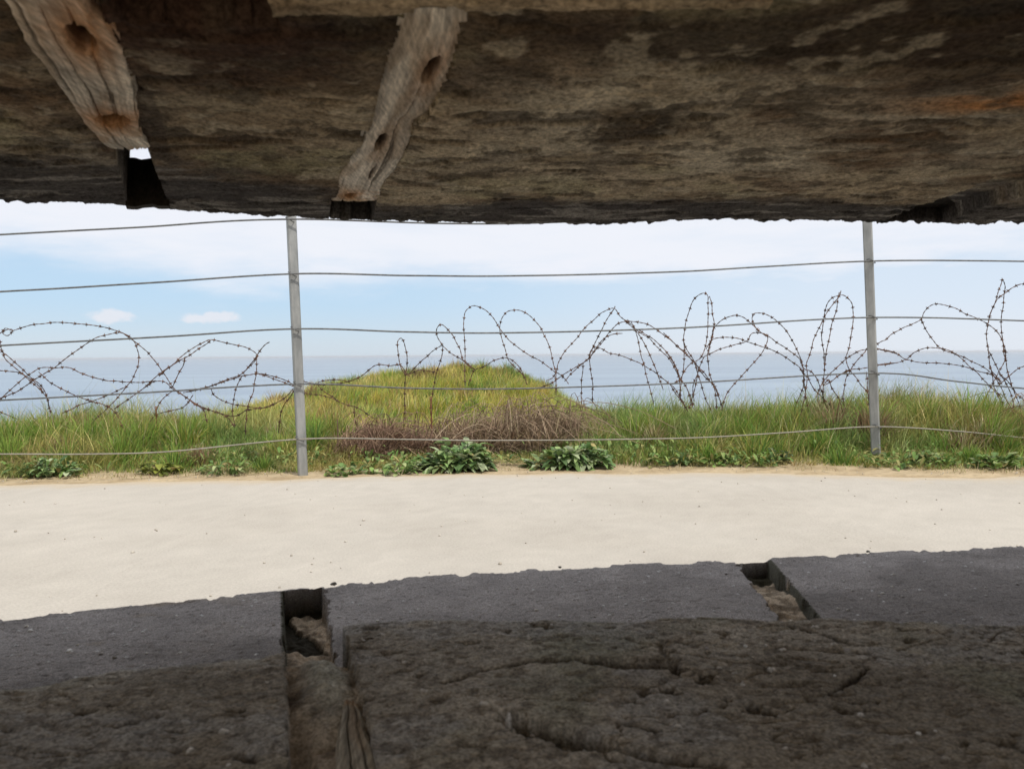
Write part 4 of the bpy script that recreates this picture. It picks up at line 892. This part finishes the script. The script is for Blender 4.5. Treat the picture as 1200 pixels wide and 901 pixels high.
mound_grass(14000, .05, .13, [BROWN, (.24, .13, .06), GOLD], [3, 2, 2], 87, .54)
sp = []
for i in range(170):
    tx = rng.uniform(-3.2, 1.2); ty = rng.uniform(5.9, 9.9)
    if float(terrain(tx, ty)) < -.9: continue
    k = rng.integers(0, 6)
    cols, pr = ([LIME, GREEN], [3, 1]) if k < 2 else (([GOLD, LIME], [3, 1]) if k < 3 else (([BROWN, (.36, .22, .10), GOLD], [3, 3, 1]) if k < 5 else ([GREEN, DKGREEN], [3, 1])))
    sp.append((tx, ty, rng.uniform(.10, .24), rng.uniform(.10, .24), int(rng.integers(60, 160)), cols, pr))
for i in range(46):
    tx = rng.uniform(-2.6, .5); sp.append((tx, rng.uniform(9.0, 9.9), rng.uniform(.10, .22), rng.uniform(.12, .26), 130, *random.choice((([GREEN, DKGREEN], [2, 3]), ([BROWN, GOLD], [3, 1]), ([DKGREEN, OLIVE], [3, 2])))))
tufts(sp)
x_m = link('mound_grass', acc.mesh('mound_grass', smooth=False), None, M_grass)
tag(x_m, 'yellow green grass covering the rounded mound at the cliff edge', 'grass', kind='stuff')

def weed(px, py, rad, ht, nl, label, cols, lw=.036, name='leafy_weed', cat='plant', group='leafy weeds at the foot of the grass verge'):
    z = float(terrain(px, py)); a = Acc()
    for i in range(nl):
        th = random.uniform(0, 2 * math.pi); rr = rad * math.sqrt(random.random()) * .75 * (.55 + .9 * float(noise(th * 1.1 + px * 7, py * 5, 61)))
        top = ht * max(.12, 1 - (rr / rad) ** 2) * random.uniform(.1, 1) * (.55 + .8 * float(noise(px * 9 + rr * math.cos(th) * 16, py + rr * math.sin(th) * 16, 63)))
        b = (px + rr * math.cos(th), py + rr * math.sin(th) * .7, z + top * .75)
        L = rad * random.uniform(.20, .42)
        V, Q = leaf(L, lw * random.uniform(.7, 1.3), b, th + random.uniform(-1.2, 1.2), random.uniform(-.1, 1.0), random.uniform(.1, .7), None)
        c = np.array(random.choice(cols + [(.30, .25, .10)] if random.random() < .25 else cols)) * random.uniform(.65, 1.35); a.add(V, Q, None, c)
        if i % 3 == 0:
            V, Q = tube(np.array([(px + rr * .2 * math.cos(th), py + rr * .2 * math.sin(th), z - .01), (px + rr * .7 * math.cos(th), py + rr * .5 * math.sin(th), z + top * .4), b]), .0025, 4); a.add(V, Q, None, np.array(cols[0]) * .8)
    o = link(name, a.mesh(name), None, M_leaf)
    o.data.transform(__import__('mathutils').Matrix.Translation((-px, -py, -z))); o.location = (px, py, z)
    return tag(o, label, cat, group)
WG = [(.13, .22, .08), (.18, .28, .09), (.25, .33, .13), (.34, .39, .23)]
WL = [(.15, .24, .06), (.20, .30, .08), (.12, .20, .06), (.28, .32, .14)]
weed(-.29, 4.38, .25, .19, 380, 'large dark green leafy weed under the left end of the brown bramble heap', WG)
weed(.36, 4.42, .26, .16, 380, 'wide dark green leafy weed under the right end of the brown bramble heap', WG)
weed(-.92, 4.22, .12, .09, 60, 'small bright green weed just right of the nearer fence post', WL, .03)
weed(-.62, 4.22, .15, .09, 70, 'low grassy green weed between the nearer fence post and the large weed', WL, .025)
weed(.98, 4.47, .11, .08, 36, 'pale spiky rosette weed halfway between the wide weed and the farther fence post', [(.12, .18, .07), (.09, .15, .05)], .028)
weed(1.24, 4.52, .10, .07, 34, 'small green rosette weed right of the pale spiky rosette', WL, .03)
weed(1.55, 4.52, .13, .11, 44, 'grey green spiky weed nearest the left side of the farther fence post', [(.10, .15, .07), (.14, .19, .10)], .03)
weed(2.40, 4.42, .16, .10, 90, 'mid green leafy weed just right of the farther fence post', WL, .035)
weed(2.72, 4.28, .16, .11, 100, 'mid green leafy weed at the right edge of the view, on the sand', WL, .035)
weed(-1.60, 4.28, .16, .15, 70, 'green spiky weed just left of the nearer fence post', WL, .022)
weed(-1.98, 4.30, .14, .11, 70, 'yellowish leafy weed in the grass further left of the nearer fence post', [(.20, .22, .04), (.14, .17, .04)], .035)
weed(-2.55, 4.22, .17, .14, 90, 'dark green weed at the far left under the lowest wire', WG, .03)

def bramble(px, py, rx, ry, ht, n, label, cols):
    global acc
    z = float(terrain(px, py)); acc = Acc()
    nb = max(5, n // 260)                        # several leaning thatches of dead stems
    for b in range(nb):
        th = random.uniform(0, 2 * math.pi); q = math.sqrt(random.random()) * .85
        bx, by = px + rx * q * math.cos(th), py + ry * q * math.sin(th); k = n // nb
        hh = ht * (1 - q * q * .6) * random.uniform(.65, 1.2); rad = rx * random.uniform(.30, .5)
        r = rad * rng.uniform(0, 1, k) ** .6; t2 = rng.uniform(0, 2 * math.pi, k)
        x = bx + r * np.cos(t2); y = by + r * np.sin(t2) * .7
        lean = np.stack([np.cos(t2), np.sin(t2)], 1) * (r / rad)[:, None] * .8 + rng.normal(0, .45, (k, 2)) + np.array([[.45, -.1]])
        c = np.array(cols)[rng.integers(0, len(cols), k)] * rng.uniform(.5, 1.35, (k, 1)); tone = random.uniform(.75, 1.2)
        acc.add(*blades(np.stack([x, y, terrain(x, y) - .01], 1), hh * rng.uniform(.35, 1.1, k), rng.uniform(.004, .008, k), lean, c * .7 * tone, c * tone))
    for i in range(n // 60):
        bx, by = px + random.uniform(-1, 1) * rx, py + random.uniform(-1, 1) * ry; h = ht * random.uniform(.4, 1.1); d1, d2 = random.gauss(.2, .5), random.gauss(0, .4); L = random.uniform(.15, .4)
        V, Q = tube(catmull([(bx, by, z), (bx + d1 * L * .4, by + d2 * L * .4, z + h), (bx + d1 * L, by + d2 * L, z + h * .9), (bx + d1 * L * 1.5, by + d2 * L * 1.5, z + h * .4)], .05), .0022, 4)
        acc.add(V, Q, None, np.array(random.choice(cols)) * .6)
    o = link('dead_bramble', acc.mesh('dead_bramble', smooth=False), None, M_twig)
    o.data.transform(__import__('mathutils').Matrix.Translation((-px, -py, -z))); o.location = (px, py, z)
    tag(o, label, 'bramble', 'dead brown bramble heaps')
BR = [(.42, .30, .20), (.54, .41, .28), (.20, .14, .095), (.35, .24, .165), (.42, .34, .20)]
bramble(-.17, 5.05, .36, .30, .24, 5600, 'tangled brown dead bramble heap above the large dark green weed', BR)
bramble(.17, 5.05, .26, .26, .29, 5400, 'taller pale brown dead bramble heap above the wide weed', BR)
bramble(-.80, 4.95, .34, .28, .20, 3800, 'low reddish brown dead bramble heap between the nearer post and the larger heaps', [(.36, .23, .16), (.44, .30, .20), (.22, .14, .10)])
bramble(3.38, 4.85, .18, .2, .26, 1000, 'rusty brown withered plant at the right edge of the verge', [(.33, .18, .09), (.42, .26, .13), (.22, .12, .07)])

# ------------------------------------------------------------------ loose stones
def pebble(r, seed, sq=.7):
    V = []; nlat, nlon = 5, 8
    for i in range(1, nlat):
        for j in range(nlon):
            th = math.pi * i / nlat; ph = 2 * math.pi * j / nlon
            q = r * (.75 + .5 * float(_hash(np.array(i), np.array(j), seed)))
            V.append((q * math.sin(th) * math.cos(ph), q * math.sin(th) * math.sin(ph), q * sq * math.cos(th)))
    t = len(V); V += [(0, 0, r * sq), (0, 0, -r * sq)]
    Q = [[i * nlon + j, (i + 1) * nlon + j, (i + 1) * nlon + (j + 1) % nlon, i * nlon + (j + 1) % nlon] for i in range(nlat - 2) for j in range(nlon)]
    T = [[t, j, (j + 1) % nlon] for j in range(nlon)] + [[t + 1, (nlat - 2) * nlon + (j + 1) % nlon, (nlat - 2) * nlon + j] for j in range(nlon)]
    return np.array(V), np.array(Q), np.array(T)
acc = Acc()
for i in range(330):
    x = random.uniform(-3.4, 3.4); y = random.uniform(1.7, 4.5) if random.random() < .7 else float(crv(VE, x)) + random.uniform(-.05, .3)
    r = random.uniform(.0018, .0042) * (1.6 if random.random() < .06 else 1)
    V, Q, T = pebble(r, i); acc.add(V + (x, y, -.645 + r * .3), Q, T, np.array(random.choice([(.42, .38, .31), (.38, .34, .28), (.34, .31, .26), (.5, .46, .39)])))
CH = Acc()
for i in range(330):
    x = random.uniform(-.62, .72); u = random.random()
    if random.random() < .55: y = .40 + u * (float(crv(IE, x)) - .41); zz = -.222
    else: y = float(crv(IE, x)) + .03 + u * (float(crv(LE, x)) - float(crv(IE, x)) - .035); zz = -.300
    if k1l(y) - .01 < x < k1r(y) + .01 or k2l(y) - .01 < x < k2r(y) + .01: continue
    if zz > -.25 and x < -.12 and y > float(crv(IE, x)) - .15: continue
    r = random.uniform(.0009, .0022) * (1.6 if random.random() < .08 else 1) * (1.25 if zz < -.25 else .85)
    V, Q, T = pebble(r, i + 2000, .55); CH.add(V + (x, y, zz), Q, T, np.array(random.choice([(.72, .70, .67), (.55, .52, .48), (.30, .27, .23), (.6, .56, .5), (.40, .37, .35)])))
for x, y, r in ((-.236, .996, .0042), (.065, 1.066, .0025), (.53, 1.137, .003)):
    V, Q, T = pebble(r, int(x * 999) + 5000, .55); CH.add(V + (x, y, -.298), Q, T, np.array((.22, .20, .17)))
tag(link('stone_chips', CH.mesh('chips'), None, M_stone), 'loose pale stone chips and grit lying on the concrete sill and ledge', 'stone chips', kind='stuff')
tag(link('path_gravel', acc.mesh('gravel'), None, M_stone), 'scattered small pebbles lying on the pale path and its sandy edge', 'gravel', kind='stuff')

# ------------------------------------------------------------------ sea air
def make_haze():
    m = bpy.data.materials.new('sea_air'); m.use_nodes = True; nt = m.node_tree
    for n in list(nt.nodes):
        if n.type != 'OUTPUT_MATERIAL': nt.nodes.remove(n)
    v = nt.nodes.new('ShaderNodeVolumePrincipled'); v.inputs['Color'].default_value = (.95, .97, 1, 1)
    v.inputs['Density'].default_value = HAZE; v.inputs['Anisotropy'].default_value = .2
    out = [n for n in nt.nodes if n.type == 'OUTPUT_MATERIAL'][0]; nt.links.new(v.outputs[0], out.inputs['Volume'])
    V, Q = box_arrays([(-45000, 45000, -100, 31000, -34, 3)])
    tag(link('haze', np_mesh('haze', V, None, Q, smooth=False), None, m), kind='stuff')
HAZE = 7e-5
make_haze()

# ------------------------------------------------------------------ sky, sun, camera
SUN_EL, SUN_AZ = R(56), R(138)
w = bpy.data.worlds.new('World'); scene.world = w; w.use_nodes = True
nt = w.node_tree; N = nt.nodes; L = nt.links
bg = N['Background']; bg.inputs['Strength'].default_value = .11
sky = N.new('ShaderNodeTexSky'); sky.sky_type = 'NISHITA'; sky.sun_disc = False
sky.sun_elevation = SUN_EL; sky.sun_rotation = SUN_AZ; sky.air_density = 1.0; sky.dust_density = .35; sky.ozone_density = 2.0
tc = N.new('ShaderNodeTexCoord')
def math_node(op, a=None, b=None, clamp=False):
    n = N.new('ShaderNodeMath'); n.operation = op; n.use_clamp = clamp
    for k, v in enumerate((a, b)):
        if v is None: continue
        if isinstance(v, (int, float)): n.inputs[k].default_value = v
        else: L.new(v, n.inputs[k])
    return n.outputs[0]
def maprange(v, a, b, c=0., d=1.):
    n = N.new('ShaderNodeMapRange'); n.interpolation_type = 'SMOOTHSTEP'
    L.new(v, n.inputs[0]); 
    for k, q in enumerate((a, b, c, d)): n.inputs[1 + k].default_value = q
    return n.outputs[0]
def wnoise(scale, stretch, detail=6, rough=.6):
    mp = N.new('ShaderNodeMapping'); mp.inputs['Scale'].default_value = stretch
    L.new(tc.outputs['Generated'], mp.inputs['Vector'])
    nz = N.new('ShaderNodeTexNoise'); nz.inputs['Scale'].default_value = scale; nz.inputs['Detail'].default_value = detail; nz.inputs['Roughness'].default_value = rough
    L.new(mp.outputs['Vector'], nz.inputs['Vector']); return nz.outputs['Fac']
sep = N.new('ShaderNodeSeparateXYZ'); L.new(tc.outputs['Generated'], sep.inputs[0])
X, Y, Z = sep.outputs
n1 = wnoise(2.2, (1, 1, 4.5)); n2 = wnoise(5, (1, 1, 6))
h = math_node('ADD', Z, math_node('MULTIPLY', math_node('SUBTRACT', n1, .5), .22))
h = math_node('ADD', h, math_node('MULTIPLY', X, .025))
veil = maprange(h, .065, .135)                    # thin high cloud sheet overhead
veil = math_node('MULTIPLY', veil, maprange(n2, .2, .6, .80, 1.0))
low = math_node('MULTIPLY', maprange(X, -.25, .45, .0, .6), maprange(Z, -.05, .25, 1., .6))   # milky on the right
cl = math_node('MAXIMUM', veil, low)
n3 = wnoise(42, (1, 1, 1.6), 5, .6)
def puff(az, el, wx, wz):
    dx = math_node('MULTIPLY', math_node('SUBTRACT', X, math.sin(az) * math.cos(el)), 1 / wx)
    dz = math_node('MULTIPLY', math_node('SUBTRACT', Z, math.sin(el)), 1 / wz)
    r2 = math_node('ADD', math_node('MULTIPLY', dx, dx), math_node('MULTIPLY', dz, dz))
    r2 = math_node('ADD', r2, math_node('MULTIPLY', math_node('SUBTRACT', n3, .5), 3.0))
    f = maprange(r2, 1.0, .1)
    return math_node('MULTIPLY', f, maprange(Y, .0, .1))
pf = math_node('MAXIMUM', puff(R(-27.5), R(2.75), .026, .0095), puff(R(-21.2), R(2.75), .038, .0085))
pf = math_node('MULTIPLY', pf, .62)
mxh = N.new('ShaderNodeMix'); mxh.data_type = 'RGBA'; L.new(maprange(Z, .30, .12, .1, .85), mxh.inputs['Factor']); L.new(sky.outputs[0], mxh.inputs['A'])
air = N.new('ShaderNodeMix'); air.data_type = 'RGBA'; L.new(maprange(Z, .0, .075), air.inputs['Factor']); air.inputs['A'].default_value = (5.6, 6.6, 7.7, 1); air.inputs['B'].default_value = (4.8, 6.55, 8.4, 1)
L.new(air.outputs['Result'], mxh.inputs['B'])
mx = N.new('ShaderNodeMix'); mx.data_type = 'RGBA'; L.new(cl, mx.inputs['Factor']); L.new(mxh.outputs['Result'], mx.inputs['A']); mx.inputs['B'].default_value = (7.9, 8.15, 8.8, 1)
mx2 = N.new('ShaderNodeMix'); mx2.data_type = 'RGBA'; L.new(pf, mx2.inputs['Factor']); L.new(mx.outputs['Result'], mx2.inputs['A']); mx2.inputs['B'].default_value = (8.2, 7.9, 8.2, 1)
L.new(mx2.outputs['Result'], bg.inputs['Color'])

sl = bpy.data.lights.new('sun', 'SUN'); sl.energy = 3.6; sl.angle = R(.5); sl.color = (1, .955, .88)
so = bpy.data.objects.new('sun', sl); COL.objects.link(so)
import mathutils
d = mathutils.Vector((math.sin(SUN_AZ) * math.cos(SUN_EL), math.cos(SUN_AZ) * math.cos(SUN_EL), math.sin(SUN_EL)))
so.rotation_euler = d.to_track_quat('Z', 'Y').to_euler(); so.location = d * 20

cd = bpy.data.cameras.new('camera'); cd.sensor_width = 36; cd.lens = 27.0; cd.clip_start = .02; cd.clip_end = 60000
cd.dof.use_dof = True; cd.dof.focus_distance = 4.6; cd.dof.aperture_fstop = 18     # phone lens: the concrete close by is a little soft
cam = bpy.data.objects.new('camera', cd); COL.objects.link(cam); scene.camera = cam
PIT = math.atan(35 / 900); ROL = math.atan(10 / 1200)
f = mathutils.Vector((0, math.cos(PIT), -math.sin(PIT))); u0 = mathutils.Vector((0, math.sin(PIT), math.cos(PIT))); r0 = mathutils.Vector((1, 0, 0))
rt = r0 * math.cos(ROL) - u0 * math.sin(ROL); up = u0 * math.cos(ROL) + r0 * math.sin(ROL)
cam.matrix_world = mathutils.Matrix(((rt.x, up.x, -f.x, 0), (rt.y, up.y, -f.y, 0), (rt.z, up.z, -f.z, 0), (0, 0, 0, 1)))

vs = scene.view_settings; vs.view_transform = 'Standard'; vs.look = 'None'; vs.exposure = 0; vs.gamma = 1; vs.use_curve_mapping = False
scene.cycles.use_denoising = True; scene.cycles.max_bounces = 8; scene.cycles.diffuse_bounces = 6; scene.cycles.sample_clamp_indirect = 6
